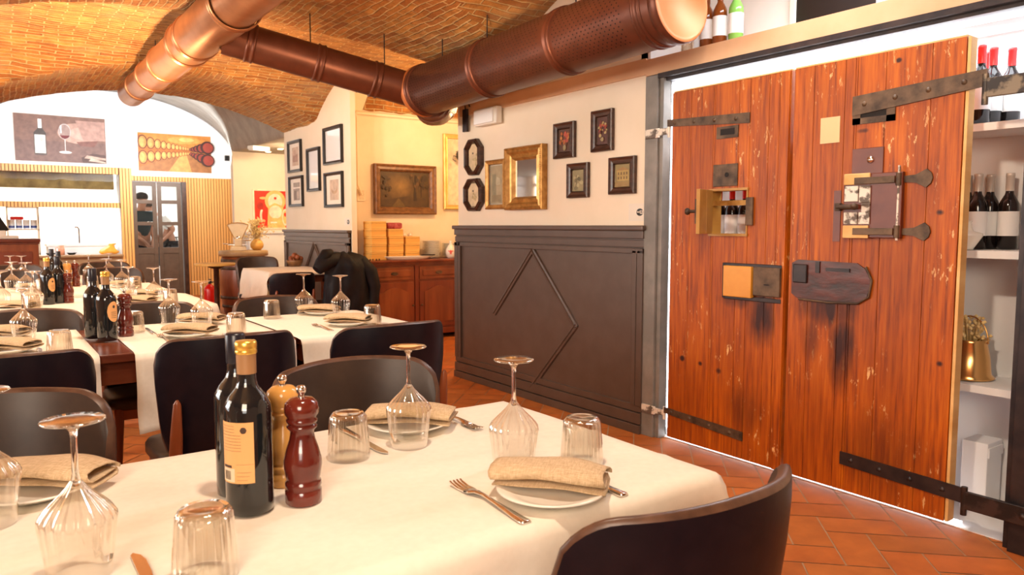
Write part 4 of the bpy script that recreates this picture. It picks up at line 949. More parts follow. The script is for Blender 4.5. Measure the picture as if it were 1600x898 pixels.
# ================================================================ CHAIRS
def make_chair():
    e = thing('dining_chair', '', 'chair')
    Wt, Wb, z0, z1 = .222, .190, .455, .84
    def shell(u, z):
        v = (z-z0)/(z1-z0); W = Wb+(Wt-Wb)*v; x = u*W
        return Vector((x, -.215-.055*v+.098*abs(u)**2.3*(.8+.3*v), z+.012*(1-u*u)*v))
    def lim(u):
        r = .27; d = max(0, abs(u)-(1-r))/r; k = 1-sqrt(max(0, 1-d*d))
        return z0+.075*k, z1-.074*k
    NU, NV = 34, 12; us = [-cos(pi*i/NU)*.4+ (-1+2*i/NU)*.6 for i in range(NU+1)]
    def surf(off, inset):
        V = []
        for u in us:
            a, b = lim(u)
            for j in range(NV+1):
                z = a+inset+(b-a-2*inset)*j/NV; p = shell(u*(1-inset*4), z)
                du = shell(min(u*(1-inset*4)+.01, 1.0), z)-shell(max(u*(1-inset*4)-.01, -1.0), z); n = Vector((-du.y, du.x, 0)).normalized()
                ed = min(j, NV-j, 3)/3; ed = ed**.5
                V.append(p+n*off*(.55+.45*ed))
        return V
    F = [(i*(NV+1)+j, (i+1)*(NV+1)+j, (i+1)*(NV+1)+j+1, i*(NV+1)+j+1) for i in range(NU) for j in range(NV)]
    A = surf(-.018, 0); B = surf(.018, 0); m = MB(); m.add(A, [f[::-1] for f in F], True)
    nb = []
    ring = [i*(NV+1) for i in range(NU+1)]+[NU*(NV+1)+j for j in range(1, NV+1)]+[i*(NV+1)+NV for i in range(NU-1, -1, -1)]+[j for j in range(NV-1, 0, -1)]
    m.build('backrest', M_leather, e)
    m = MB(); m.add(B, F, True); m.build('backrest_lining', M_leathin, e)
    m = MB(); k = len(ring); P = [(A[i], B[i]) for i in ring]
    cen = sum((a for a, b in P), Vector())/k
    V = []
    for a, b in P:
        mid = (a+b)/2; out = (mid-cen); out.y = 0; out = out.normalized()*.009
        V += [a, a*.75+b*.25+out*.8, mid+out, a*.25+b*.75+out*.8, b]
    m.add(V, [(i*5+j, ((i+1) % k)*5+j, ((i+1) % k)*5+j+1, i*5+j+1) for i in range(k) for j in range(4)], True)
    m.build('backrest_edge', M_piping, e)
    # seat
    m = MB(); out = []
    for i in range(40):
        a = 2*pi*i/40; c, s = cos(a), sin(a); p = 2/5
        out.append((.215*abs(c)**p*(1 if c > 0 else -1)*(1+.05*s), -.03+.175*abs(s)**p*(1 if s > 0 else -1)))
    n = len(out); V = []
    for sc, z in ((.96, .425), (1, .435), (1, .462), (.96, .475), (.6, .482), (0.01, .484)): V += [(x*sc, y*sc, z) for x, y in out]
    m.add(V, [(j*n+i, j*n+(i+1) % n, (j+1)*n+(i+1) % n, (j+1)*n+i) for j in range(5) for i in range(n)]+[tuple(range(n))[::-1]], True)
    m.build('seat', M_leathin, e)
    m = MB(); m.box(-.18, .18, .10, .125, .38, .425, bev=.004); m.box(-.18, .18, -.20, -.175, .38, .425, bev=.004); m.box(-.19, -.165, -.19, .12, .38, .425, bev=.004); m.box(.165, .19, -.19, .12, .38, .425, bev=.004)
    m.build('seat_frame', M_redwood, e)
    for s in (-1, 1):
        m = MB(); m.tube([(s*.20, .135, 0), (s*.185, .12, .25), (s*.175, .11, .43)], [.012, .017, .021], 10); m.build('leg', M_redwood, e)
        m = MB(); m.tube([(s*.215, -.265, 0), (s*.195, -.215, .25), (s*.185, -.205, .42), (s*.182, -.228, .55), (s*.180, -.245, .655), (s*.180, -.248, .668)], [.012, .017, .021, .019, .012, .004], 10); m.build('leg', M_redwood, e)
    return e
KC = Kind(make_chair())
G2 = 'dark leather dining chairs'
def chair(x, y, face, label, sc=None): return KC.put((x, y, 0), face, label, G2, sc)
chair(.772, .845, 0, 'black leather chair at the bottom right, its curved back nearest the camera')
chair(.745, 1.53, pi, 'dark leather chair behind the two-tumbler setting, across the nearest table')
chair(.0, 1.59, pi+.06, 'black leather chair at the left frame edge, across the nearest table')
chair(.635, 2.66, .03, 'black leather chair with visible red wood post, facing the low-hanging cloth')
chair(1.19, 2.60, 0, 'black leather chair at the right end of the second row, near the wall panelling')
chair(.03, 2.63, 0, 'black leather chair at the far left, in front of the second-row left cloth')
chair(.14, 3.58, pi, 'dark chair behind the left cloth of the second row', (1, 1, .975))
chair(.62, 3.62, pi, 'dark chair behind the middle of the second row, below the wine glasses', (1, 1, .975))
chair(1.21, 3.59, pi, 'grey-brown chair back behind the right end of the second row', (1, 1, .975))
chair(.14, 6.62, pi, 'dark chair at far left between the fourth and farthest tables')
chair(.86, 6.60, pi, 'dark chair between fourth and farthest tables, in front of the grey doors')
chair(.22, 7.60, pi, 'dark chair at the left behind the farthest table, before the wooden desk')
chair(.93, 7.72, pi, 'dark chair behind the farthest table, before the kitchen pass')
chair(2.42, 7.20, 0, 'dark chair at the near side of the white side table', (1, 1, .88))
chair(2.88, 7.02, .1, 'chair by the pillar hidden under the big black coat', (1, 1, .97))
chair(2.42, 8.1, pi-.2, 'rounded chair back beyond the white side table', (1, 1, 1))

# ================================================================ TABLEWARE
def make_wineglass(n=96):
    e = thing('wine_glass', '', 'wine glass')
    prof = [(.0365, 0), (.0372, .004), (.039, .02), (.0415, .045), (.0440, .066), (.0448, .074), (.0438, .080), (.039, .088), (.030, .098), (.020, .108), (.012, .117), (.0062, .126)]
    N = len(prof)
    def fl(j, i):
        z = prof[j][1]; a = 0 if z < .03 else min(1, (z-.03)/.05)
        return 1+.045*a*cos(2*pi*i/n*20)
    m = MB(); m.lathe(prof, n, flute=fl); m.build('bowl', M_glass, e)
    m = MB(); m.lathe([(0, .118), (.004, .119), (.0058, .126), (.0042, .134), (.0038, .15), (.0038, .18), (.0048, .190), (.009, .1965)], 14); m.build('stem', M_stem, e)
    m = MB(); m.lathe([(.004, .190), (.009, .1965), (.022, .2005), (.036, .2025), (.0375, .204), (.036, .2055), (.02, .206), (0, .206)], 40); m.build('foot', M_foot, e)
    return e
def make_tumbler(n=96):
    e = thing('tumbler', '', 'tumbler')
    prof = [(.0405, 0), (.0402, .003), (.0395, .012), (.0375, .04), (.0352, .072), (.0345, .080), (.0315, .0865), (.026, .088)]
    def fl(j, i):
        z = prof[j][1]; a = 0 if z < .008 or z > .081 else 1
        return 1+.035*a*cos(2*pi*i/n*24)
    m = MB(); m.lathe(prof, n, flute=fl); m.build('wall', M_glass, e)
    m = MB(); m.lathe([(.036, .001), (.0335, .07), (.030, .078), (0, .080)], 40); m.build('inner_wall', M_glass, e)
    m = MB(); m.lathe([(.0320, .080), (.0325, .084), (.0295, .0885), (.022, .0875), (0, .087)], 40); m.build('base', M_foot, e)
    return e
KG = Kind(make_wineglass()); KT = Kind(make_tumbler()); TZ = .7505
rows = {1: 'nearest table', 2: 'second-row table', 3: 'third-row table', 4: 'fourth-row table', 5: 'farthest table'}
GL = [(.695, 1.338, 1, 'right of the far left tumbler'), (.785, 1.095, 1, 'right of centre, behind the near fork'), (.083, 1.074, 1, 'large in the lower left corner'), (-.012, 1.345, 1, 'cut by the left frame edge'),
      (.118, 3.44, 2, 'at far left, by the tall ribbed tumbler'), (.685, 3.66, 2, 'next to the pepper mill, left of the pair'), (.775, 3.44, 2, 'right of the pair beside the fire extinguisher'), (1.318, 3.665, 2, 'before the hanging coat, left one'), (1.425, 3.45, 2, 'before the hanging coat, right one'),
      (.70, 4.90, 3, 'in front of the left grey door leaf'), (.805, 4.72, 3, 'in front of the gap of the grey doors'), (.214, 4.72, 3, 'left, by the dark bottles'), (.07, 4.82, 3, 'at the left frame edge'),
      (.155, 6.02, 4, 'at far left, in front of the desk'), (.228, 5.88, 4, 'left, second from the frame edge'), (.735, 6.15, 4, 'between bottles and door, left one'), (.80, 5.90, 4, 'between bottles and door, right one'),
      (.18, 7.28, 5, 'first from left, before the wooden desk'), (.255, 7.20, 5, 'second from left, before the wooden desk'), (.725, 7.15, 5, 'third from left, before the counter'), (.90, 7.35, 5, 'rightmost, beside the slatted post')]
for x, y, r, w_ in GL: KG.put((x, y, TZ), x*7, 'upside-down wine glass on the %s, %s' % (rows[r], w_), 'upside-down wine glasses')
TL = [(.216, .985, 1, 'lower left, before the oil bottles'), (.562, 1.335, 1, 'between the mills and the far glass'), (.908, 1.045, 1, 'right, behind the near napkin'),
      (.203, 2.99, 2, 'left, on the left cloth'), (.508, 3.46, 2, 'just right of the dark mill'), (.845, 3.16, 2, 'middle, above the near bottle cap'), (1.132, 3.60, 2, 'left of the coat glasses'), (1.44, 3.12, 2, 'rightmost, near the sideboard'),
      (.86, 4.56, 3, 'at the right corner'), (.20, 4.60, 3, 'at left, before the oil bottles'), (.32, 5.95, 4, 'at left before the bottles'), (.64, 6.12, 4, 'beside the gold-capped bottle'), (.875, 5.84, 4, 'right, before the grey doors')]
for x, y, r, w_ in TL: KT.put((x, y, TZ), x*5, 'clear ribbed tumbler upside down on the %s, %s' % (rows[r], w_), 'upside-down tumblers')
def make_plate():
    e = thing('plate', '', 'plate')
    m = MB(); m.lathe([(0, .0), (.05, .0), (.058, .003), (.086, .014), (.092, .0165), (.090, .019), (.06, .008), (.05, .006), (0, .006)], 48); m.build('dish', M_plate, e)
    return e
def make_napkin(seed=0):
    R = random.Random(seed); e = thing('napkin', '', 'napkin'); m = MB()
    prof = [(-.044, .0), (0, -.001), (.046, .001), (.054, .006), (.051, .012), (.044, .014), (0, .013), (-.040, .014), (-.050, .019), (-.052, .026), (-.045, .033), (-.02, .037), (.02, .037), (.045, .032), (.054, .024), (.053, .016)]
    n = 24; V = []
    for i in range(n+1):
        t = -1+2*i/n; x = t*.106; sag = .010*t*t-.004*abs(t)**4; w = 1+.05*sin(3*t+seed)
        for k, (s, h) in enumerate(prof): V.append((x+.004*sin(k*.9+seed), s*w+.003*sin(5*t+k*.4), h*(1+.06*sin(4*t+k))*(1-.12*abs(t)**3)-sag+.008))
    K = len(prof); m.add(V, [(i*K+k, (i+1)*K+k, (i+1)*K+k+1, i*K+k+1) for i in range(n) for k in range(K-1)], True)
    o = m.build('folded_cloth', M_napkin, e, thick=.0032)
    return e
def ribbon(m, pts, t):              # pts (y, half width, z)
    V = []
    for y, w_, z in pts: V += [(-w_, y, z), (w_, y, z), (w_*.7, y, z+t), (-w_*.7, y, z+t)]
    m.add(V, [(i*4+k, i*4+(k+1) % 4, (i+1)*4+(k+1) % 4, (i+1)*4+k) for i in range(len(pts)-1) for k in range(4)]+[(0, 3, 2, 1), tuple(range(len(V)-4, len(V)))], True)
def make_fork():
    m = MB(); ribbon(m, [(-.11, .009, .0), (-.105, .011, .0), (-.08, .0095, .001), (-.03, .005, .004), (.01, .0035, .007), (.03, .006, .006), (.042, .012, .003), (.055, .0125, .002)], .003)
    for k in (-1.5, -.5, .5, 1.5):
        x = k*.0068; V = []
        for y, z in ((.053, .002), (.075, .001), (.095, .004), (.10, .006)): V += [(x-.0021, y, z), (x+.0021, y, z), (x+.0016, y, z+.0022), (x-.0016, y, z+.0022)]
        m.add(V, [(i*4+q, i*4+(q+1) % 4, (i+1)*4+(q+1) % 4, (i+1)*4+q) for i in range(3) for q in range(4)]+[(12, 13, 14, 15)])
    return m.build('fork', M_steel)
def make_knife():
    e = thing('knife', '', 'knife')
    m = MB(); ribbon(m, [(-.115, .008, 0), (-.11, .0105, 0), (-.08, .009, .0), (-.03, .0065, .001), (0, .006, .001)], .0045); m.build('handle', M_steel, e)
    m = MB(); m.prism([(-.006, 0), (.007, 0), (.0095, .04), (.0095, .08), (.006, .10), (-.002, .112), (-.006, .105)], .001, .0028); m.build('blade', M_steel, e)
    return e
KP = Kind(make_plate()); KN = [Kind(make_napkin(1)), Kind(make_napkin(4))]; KK = Kind(make_knife()); fork0 = make_fork(); fk = []
NSC = (.90, .88, .80)
def fork(x, y, rz, label):
    o = fork0 if not fk else fork0.copy()
    if fk: COL.objects.link(o)
    fk.append(o); o.location = (x, y, TZ); o.rotation_euler.z = rz; tag(o, label, 'fork', 'forks at the place settings')
A45 = radians(-42)
SET = [((.750, .940), (.760, .955), -50, 'near setting at the right of the nearest table', (.652, .985), 0, (.852, .985), 1),
       ((.750, 1.450), (.758, 1.45), -40, 'far setting behind the two mills', (.872, 1.445), pi, (.63, 1.42), 1),
       ((.05, 1.45), (.075, 1.46), -40, 'far setting at the left frame edge', None, 0, None, 1),
       ((.665, 3.19), (.675, 3.20), -42, 'second row, between mill and near bottle', (.575, 3.19), 0, (.80, 3.08), 2),
       ((.79, 3.58), (.80, 3.56), -42, 'second row, behind the pair of glasses', None, 0, (.565, 3.46), 2),
       ((1.325, 3.14), (1.335, 3.15), -42, 'second row right end, before the near chair', (1.205, 3.13), 0, (1.445, 3.02), 2),
       ((1.39, 3.60), (1.37, 3.60), -42, 'second row right end, behind the coat glasses', None, 0, None, 2),
       ((.05, 3.15), (.06, 3.16), -42, 'second row left cloth, by the big tumbler', None, 0, (.15, 3.10), 2),
       ((.06, 3.57), (.05, 3.58), -42, 'second row left cloth, farther one', None, 0, None, 2),
       ((.69, 4.66), (.70, 4.66), -42, 'third row, before the grey doors', None, 0, None, 3), ((.80, 5.08), (.81, 5.08), -42, 'third row, farther one', None, 0, None, 3),
       ((.13, 4.72), (.14, 4.72), -42, 'third row left', None, 0, None, 3), ((.84, 6.02), (.84, 6.02), -42, 'fourth row right', None, 0, None, 4), ((.27, 6.10), (.27, 6.10), -42, 'fourth row left', None, 0, None, 4)]
for i, (p, q, ang, lab, f_, fr, k_, r) in enumerate(SET):
    KP.put((*p, TZ), 0, 'small white plate under the beige napkin, %s' % lab, 'plates under the napkins')
    KN[i % 2].put((*q, TZ+.017), radians(ang), 'folded beige linen napkin on its plate, %s' % lab, 'folded napkins', NSC)
    if f_: fork(*f_, fr, 'steel fork beside the napkin, %s' % lab)
    if k_: KK.put((*k_, TZ), 0 if fr == 0 else pi, 'steel table knife beside the napkin, %s' % lab, 'knives at the place settings')
KK.put((.150, .990, TZ), 0, 'steel knife tip showing at the bottom edge, left of the near tumbler', 'knives at the place settings')
# ---- oil and vinegar bottles
BPROF = [(0, 0), (.030, 0), (.0355, .004), (.0360, .02), (.0360, .160), (.0345, .172), (.027, .186), (.0175, .198), (.0145, .208), (.0138, .225), (.0138, .252)]
def camang(x, y): return math.atan2(-y, -x)
def wrap(m, r, a0, a1, z0, z1, n=14, cut=None):
    V = []; NZ = 12
    for i in range(n+1):
        a = a0+(a1-a0)*i/n; u = -1+2*i/n
        for j in range(NZ+1):
            v = -1+2*j/NZ; vv = v*sqrt(max(0, 1-u*u)) if cut else v
            V.append((r*cos(a), r*sin(a), (z0+z1)/2+vv*(z1-z0)/2))
    m.add(V, [(i*(NZ+1)+j, (i+1)*(NZ+1)+j, (i+1)*(NZ+1)+j+1, i*(NZ+1)+j+1) for i in range(n) for j in range(NZ)], True)
def oil(x, y, label, gold, lab=None, h=1.0):
    e = thing('oil_bottle', label, 'bottle', (x, y, TZ)); e.scale = (1, 1, h)
    m = MB(); m.lathe(BPROF, 40); m.build('glass_body', M_bottle, e)
    if gold:
        m = MB(); m.lathe([(.0148, .220), (.0150, .251)], 24); m.build('neck_foil', M_tancap, e)
        m = MB(); m.lathe([(.0155, .251), (.0165, .252), (.0165, .256), (.0158, .257), (.0165, .258), (.0165, .268), (.015, .271), (0, .271)], 28); m.build('cap', M_goldcap, e)
    else:
        m = MB(); m.lathe([(.0150, .222), (.0155, .224), (.0158, .268), (.014, .272), (0, .272)], 24); m.build('cap', M_blackcap, e)
    c = camang(x, y)
    if lab == 'back':
        m = MB(); wrap(m, .0365, c-radians(84), c+radians(12), .055, .150); lb = m.build('label', M_label, e)
        m = MB(); wrap(m, .0367, c-radians(80), c-radians(36), .057, .078, 8); m.build('barcode_field', M_label if False else base('cream_label_field', (.75, .60, .42), .7)[0], lb)
        m = MB()
        for k in range(9):
            a = c-radians(70)+radians(2.6)*k; wrap(m, .0369, a, a+radians(1.3), .060, .074, 1)
        wrap(m, .0369, c-radians(74), c-radians(44), .079, .083, 5)
        m.build('barcode', M_ink, lb)
        m = MB()
        for k in range(9): wrap(m, .0369, c-radians(76), c-radians(18 if k > 2 else 34), .1440-.0048*k, .1448-.0048*k, 6)
        for k in range(3): wrap(m, .0369, c-radians(30), c+radians(4-4*k), .072-.006*k, .0727-.006*k, 4)
        wrap(m, .0369, c-radians(32), c+radians(10), .0845, .0850, 4)
        m.build('fine_print', M_tancap, lb)
        m = MB(); wrap(m, .0370, c-radians(20), c-radians(4), .133, .143, 6, True); m.build('round_seal', M_ink, lb)
    if lab == 'oval':
        m = MB(); wrap(m, .0365, c+radians(2), c+radians(84), .075, .155, 18, True); lb = m.build('label', M_label, e)
        m = MB(); wrap(m, .0368, c+radians(34), c+radians(52), .128, .140, 6, True)
        for k in range(4): wrap(m, .0368, c+radians(24), c+radians(62), .112-.007*k, .1135-.007*k, 6)
        m.build('print', M_ink, lb)
    return e
oil(.327, 1.172, 'dark oil bottle with gold cap and orange back label on the nearest table', True, 'back')
oil(.335, 1.262, 'black-capped dark bottle behind the gold-capped one on the nearest table', False, h=1.0)
oil(.385, 3.27, 'gold-capped bottle with round orange label on the second-row table', True, 'oval')
oil(.352, 3.37, 'black-capped bottle beside the round-labelled one, second row', False, h=1.03)
oil(.295, 4.98, 'gold-capped dark bottle on the third-row table, left of its black-capped neighbour', True, 'oval', h=.98)
oil(.350, 5.03, 'black-capped dark bottle on the third-row table', False)
oil(.405, 6.29, 'tall dark bottle on the fourth-row table, farthest left', False, h=1.03)
oil(.452, 6.36, 'dark bottle on the fourth-row table, next to the pale mill', False, h=.96)
MPROF = [(0, 0), (.027, 0), (.029, .003), (.029, .022), (.0265, .025), (.029, .029), (.0285, .036), (.0255, .039), (.0275, .043), (.0305, .062), (.0300, .072), (.0255, .090), (.0205, .105), (.0190, .114), (.0195, .120),
         (.0235, .124), (.0245, .127), (.0215, .130), (.0245, .134), (.0250, .138), (.0225, .141), (.0268, .147), (.0275, .156), (.0258, .165), (.018, .172), (.008, .174), (0, .174)]
def mill(x, y, mat, label):
    e = thing('pepper_mill', label, 'pepper mill', (x, y, TZ))
    m = MB(); m.lathe(MPROF[:18], 40); m.build('body', mat, e)
    m = MB(); m.lathe(MPROF[17:], 40); m.build('head', mat, e)
    m = MB(); m.lathe([(.006, .173), (.0045, .178), (.0075, .182), (.0085, .187), (.006, .192), (0, .193)], 18); m.build('knob', M_steel, e)
mill(.408, 1.158, M_mill, 'dark red varnished pepper mill on the nearest table')
mill(.412, 1.262, M_milll, 'light beech pepper mill behind the dark red one')
mill(.462, 3.36, M_mill, 'dark red pepper mill right of the round-labelled bottle, second row')
mill(.397, 5.02, M_mill, 'dark pepper mill beside the bottles, third row')
mill(.555, 6.36, M_mill, 'dark red pepper mill standing alone on the fourth-row table')
mill(.500, 6.31, M_milll, 'pale mill between the bottles and dark mill, fourth row')
# ================================================================ ALCOVE SIDEBOARD
M_mahog = noisy('mahogany', (.13, .022, .010), (.25, .060, .022), .3, 7, stretch=(1, 1, .15), bs=.08)
e = thing('sideboard', 'mahogany sideboard with carved drawers and arched doors in the yellow alcove', 'sideboard', (3.135, 6.86, 0))
L = 1.62; D = .40; BW = .52
m = MB(); m.box(0, L, .015, D, .05, .80); m.build('carcass', M_mahog, e)
m = MB(); m.box(-.045, L+.02, -.035, D+.02, .825, .845, bev=.004); m.box(-.03, L, -.02, D, .805, .825, bev=.004); m.box(-.015, L, -.005, D, .79, .805)
for k in range(60): m.box(-.028+.0275*k, -.012+.0275*k, -.024, -.01, .808, .820)
m.build('moulded_top', M_mahog, e)
m = MB(); m.box(-.015, L, -.01, D, .05, .11, bev=.006); m.box(-.01, .07, -.01, .05, 0, .05); m.box(L-.07, L, -.01, .05, 0, .05); m.build('plinth', M_mahog, e)
m = MB()
for k in range(4): m.box(k*BW, k*BW+.045, 0, .02, .11, .79, bev=.003)
m.build('stile', M_mahog, e)
for k in range(3):
    x0 = k*BW+.055; x1 = (k+1)*BW-.012; c = (x0+x1)/2
    m = MB(); m.box(x0, x1, .002, .02, .64, .775, bev=.004); m.box(x0+.035, x1-.035, -.006, .004, .675, .74, bev=.005); o = m.build('drawer', M_redwood, e)
    m = MB(); m.prism([(-.035, -.012), (.035, -.012), (.04, .006), (.015, .016), (-.015, .016), (-.04, .006)], 0, .006); m.tube([(-.025, -.004, .006), (-.015, -.016, .016), (.015, -.016, .016), (.025, -.004, .006)], .003)
    m.v = [(c+v[0], -.008-v[2], .708+v[1]) for v in m.v]; m.build('handle', M_iron, o)
    m = MB(); m.box(x0, x1, .004, .02, .13, .615, bev=.003); o = m.build('door', M_mahog, e)
    w_ = (x1-x0)/2-.055; pts = [(-w_, .20-.375), (w_, .20-.375), (w_, .14)]
    for i in range(13):
        t = 1-2*i/12; pts.append((w_*t, .15+.055*cos(t*pi/2)**1.5 if abs(t) < 1 else .15))
    pts.append((-w_, .14)); m = MB(); m.prism(pts, 0, .010); m.v = [(c+v[0], .004-v[2], .36+v[1]) for v in m.v]; m.build('arched_panel', M_redwood, o)
    m = MB(); m.lathe([(.005, 0), (.005, .012), (.011, .018), (.010, .026), (0, .029)], 14); kx = x1-.018 if k != 1 else x0+.018
    m.v = [(kx+v[0], .004-v[2], .37+v[1]) for v in m.v]; m.build('knob', M_iron, o)
# wooden boxes, tray, plates
TB = .8455
def wbox(): 
    m = MB(); m.box(-.083, .083, -.10, .10, 0, .078, bev=.003); e = m.build('wooden_box', M_orangewood)
    m = MB(); m.box(-.0845, .0845, -.1015, .1015, .060, .0625); m.build('lid_seam', M_slatgap, e); return e
WB = wbox(); cnt = 0
for (x, n, nm, h) in ((3.32, 5, 'left', .083), (3.515, 4, 'middle', .083), (3.705, 3, 'right', .083)):
    for k in range(n):
        o = WB if cnt == 0 else None
        if o is None:
            o = WB.copy(); COL.objects.link(o); c = WB.children[0].copy(); COL.objects.link(c); c.parent = o
        cnt += 1; o.location = (x+.003*((k*7) % 3-1), 7.10, TB+.0795*k); 
        pos = ['lowest', 'second', 'third', 'fourth', 'fifth'][k] if k < n-1 else 'topmost'
        tag(o, 'orange wooden box on the sideboard, %s in the %s stack' % (pos, nm), 'box', 'orange wooden boxes on the sideboard')
m = MB(); m.box(-.085, .085, -.08, .08, 0, .065, bev=.02); o = m.build('red_parcel', noisy('glossy_red_wrap', (.25, .02, .03), (.5, .12, .12), .15, 30, bs=.5)); o.location = (3.515, 7.10, TB+.318); tag(o, 'shiny dark red parcel on top of the middle box stack', 'parcel')
for i, (dx, dy) in enumerate(((-.05, 0), (.03, .02))):
    m = MB(); m.lathe([(0, 0), (.022, 0), (.026, .012), (.014, .03), (0, .033)], 14); o = m.build('garlic_bulb', M_plate); o.location = (3.705+dx, 7.10+dy, TB+.2395); tag(o, 'small white bulb on the right box stack, %s one' % ('left', 'right')[i], 'ornament')
m = MB(); m.lathe([(0, 0), (.10, 0), (.12, .012), (.135, .03), (.14, .034), (.135, .036), (.115, .018), (0, .008)], 40, squash=.36); o = m.build('serving_tray', M_plate); o.location = (3.62, 6.935, TB); o.scale = (2.0, 1.0, 1.0); tag(o, 'long white oval serving dish in front of the box stacks', 'dish')
pl = MB(); pl.lathe([(0, 0), (.07, 0), (.10, .010), (.102, .013), (.07, .006), (0, .006)], 36); P0 = pl.build('plate', M_plate)
c_ = 0
for (x, n, nm) in ((4.0, 13, 'tall'), (4.245, 11, 'low')):
    for k in range(n):
        o = P0 if c_ == 0 else P0.copy()
        if c_: COL.objects.link(o)
        c_ += 1; o.location = (x, 7.12, TB+.0145*k+.0002)
        tag(o, 'white plate in the %s stack right of the orange boxes' % nm if k < n-1 else 'uppermost white plate of the %s stack on the sideboard' % nm, 'plate', 'white plates in the %s stack' % nm)
e = thing('ceramic_flask', 'cream ceramic flask with a red lily emblem on the sideboard', 'bottle', (4.135, 6.94, TB))
m = MB(); m.lathe([(0, 0), (.035, 0), (.045, .02), (.056, .06), (.050, .10), (.028, .135), (.016, .15), (.014, .175), (.02, .185), (.013, .19)], 32); m.build('flask_body', M_plate, e)
m = MB(); c = camang(4.135, 6.94)
def lily(m, cx, cy, s):
    m.prism([(cx, cy+s), (cx+.25*s, cy+.4*s), (cx+.12*s, cy-.1*s), (cx-.12*s, cy-.1*s), (cx-.25*s, cy+.4*s)], 0, .004)
    for q in (-1, 1): m.prism([(cx+q*.15*s, cy-.05*s), (cx+q*.45*s, cy+.45*s), (cx+q*.75*s, cy+.35*s), (cx+q*.7*s, cy+.05*s), (cx+q*.5*s, cy+.2*s), (cx+q*.3*s, cy-.15*s)][::q], 0, .004)
    m.prism([(cx-.4*s, cy-.2*s), (cx+.4*s, cy-.2*s), (cx+.4*s, cy-.08*s), (cx-.4*s, cy-.08*s)], 0, .004); m.prism([(cx-.1*s, cy-.2*s), (cx-.35*s, cy-.75*s), (cx, cy-.5*s), (cx+.35*s, cy-.75*s), (cx+.1*s, cy-.2*s)], 0, .004)
lily(m, 0, .07, .038); R_ = Matrix.Rotation(c+pi/2, 4, 'Z')
m.v = [tuple(R_ @ Vector((v[0], -(.0562-abs(v[0])**2*8-abs(v[1]-.06)**2*6)-v[2]*.3, v[1]))) for v in m.v]; m.build('lily_emblem', M_redink, e)
mill(4.335, 6.96, M_mill, 'dark mill at the right end of the sideboard, mostly hidden'); bpy.data.objects['pepper_mill.006'].location.z = TB
m = MB(); m.lathe([(0, 0), (.09, 0), (.095, .008), (.09, .012), (0, .010)], 30); o = m.build('dark_pan_lid', M_darksteel); o.location = (3.83, 6.99, TB+.04); o.location = (3.86, 6.95, TB+.037); o.scale = (.9, .5, 1); tag(o, 'flat dark lid lying on the right end of the white dish', 'lid')
for i in range(4):
    m = MB(); m.lathe([(0, 0), (.009, .004), (.011, .010), (.007, .016), (0, .018)], 10); o = m.build('dried_pod', M_darkfr); o.location = (3.17+.035*i, 6.90+.01*(i % 2), TB); tag(o, 'tiny dark dried pod on the left corner of the sideboard', 'ornament', 'dried pods on the sideboard corner')

# ================================================================ FAR RIGHT CORNER: barrel, scale, vase, round table, extinguisher
e = thing('wine_barrel', 'upright wooden barrel used as a stand by the slatted wall', 'barrel', (2.95, 10.55, 0))
m = MB(); m.lathe([(0, 0), (.27, 0), (.30, .15), (.325, .42), (.30, .69), (.275, .78), (0, .78)], 40, flute=lambda j, i: 1-.006*(i % 4 == 0)); m.build('staves', M_redwood, e)
for z, r in ((.10, .292), (.22, .312), (.62, .312), (.72, .293)):
    m = MB(); m.lathe([(r, z-.02), (r+.006, z-.02), (r+.004, z+.02), (r-.002, z+.02)], 40); m.build('hoop', M_iron, e)
m = MB(); m.lathe([(0, .78), (.31, .78), (.325, .79), (.325, .845), (.31, .855), (0, .855)], 40); m.build('round_board', noisy('greyed_top_board', (.34, .20, .09), (.48, .30, .14), .5, 8), e)
M_scale = noisy('cream_enamel', (.72, .56, .36), (.80, .64, .42), .3, 10, bs=0)
e = thing('shop_scale', 'old cream fan-shaped counter scale on the barrel', 'scale', (2.85, 10.42, .856), (0, 0, -.28))
m = MB(); m.box(-.10, .10, -.07, .07, 0, .06, bev=.012); m.box(-.05, .05, -.05, .05, .06, .16, bev=.012); m.build('base', M_scale, e)
m = MB(); fan = [(-.035, .15)]+[(.15*sin(a), .15+.235*cos(a)) for a in [radians(-36+6*i) for i in range(13)]]+[(.035, .15)]
fan = [(-.03, .13), (-.135, .345)]+[(.135*sin(t*pi/2), .345+.035*cos(t*pi/2)) for t in (-.8, -.4, 0, .4, .8)]+[(.135, .345), (.03, .13)]
m.prism(fan[::-1], -.02, .02); m.v = [(v[0], v[2], v[1]) for v in m.v]; fo = m.build('fan_dial', M_scale, e)
m = MB(); m.tube([(p[0], -.021, p[1]) for p in fan+[fan[0]]], .006); m.build('dial_rim', M_gold, fo)
m = MB(); m.lathe([(0, 0), (.028, 0), (.028, .012), (0, .014)], 20); m.v = [(v[0], -.022-v[2], .17+v[1]) for v in m.v]; m.build('dial_hub', M_steel, fo)
m = MB(); m.lathe([(0, 0), (.05, .004), (.07, .018), (.068, .02), (0, .006)], 24, (0.11, -.03, .13)); m.lathe([(0, 0), (.06, .004), (.08, .014), (0, .006)], 24, (-.13, -.0, .085)); m.box(-.13, .11, -.008, .008, .075, .087); m.cyl((.11, -.03, .08), (.11, -.03, .135), .006)
m.build('pans', M_steel, e)
e = thing('flower_vase', 'round yellow vase of dried flowers on the barrel beside the scale', 'vase', (3.14, 10.56, .856))
m = MB(); m.lathe([(0, 0), (.05, 0), (.085, .04), (.09, .08), (.07, .125), (.045, .145), (.05, .155), (.04, .155)], 28); m.build('vase_body', M_orangewood, e)
m = MB(); m.smooth = False
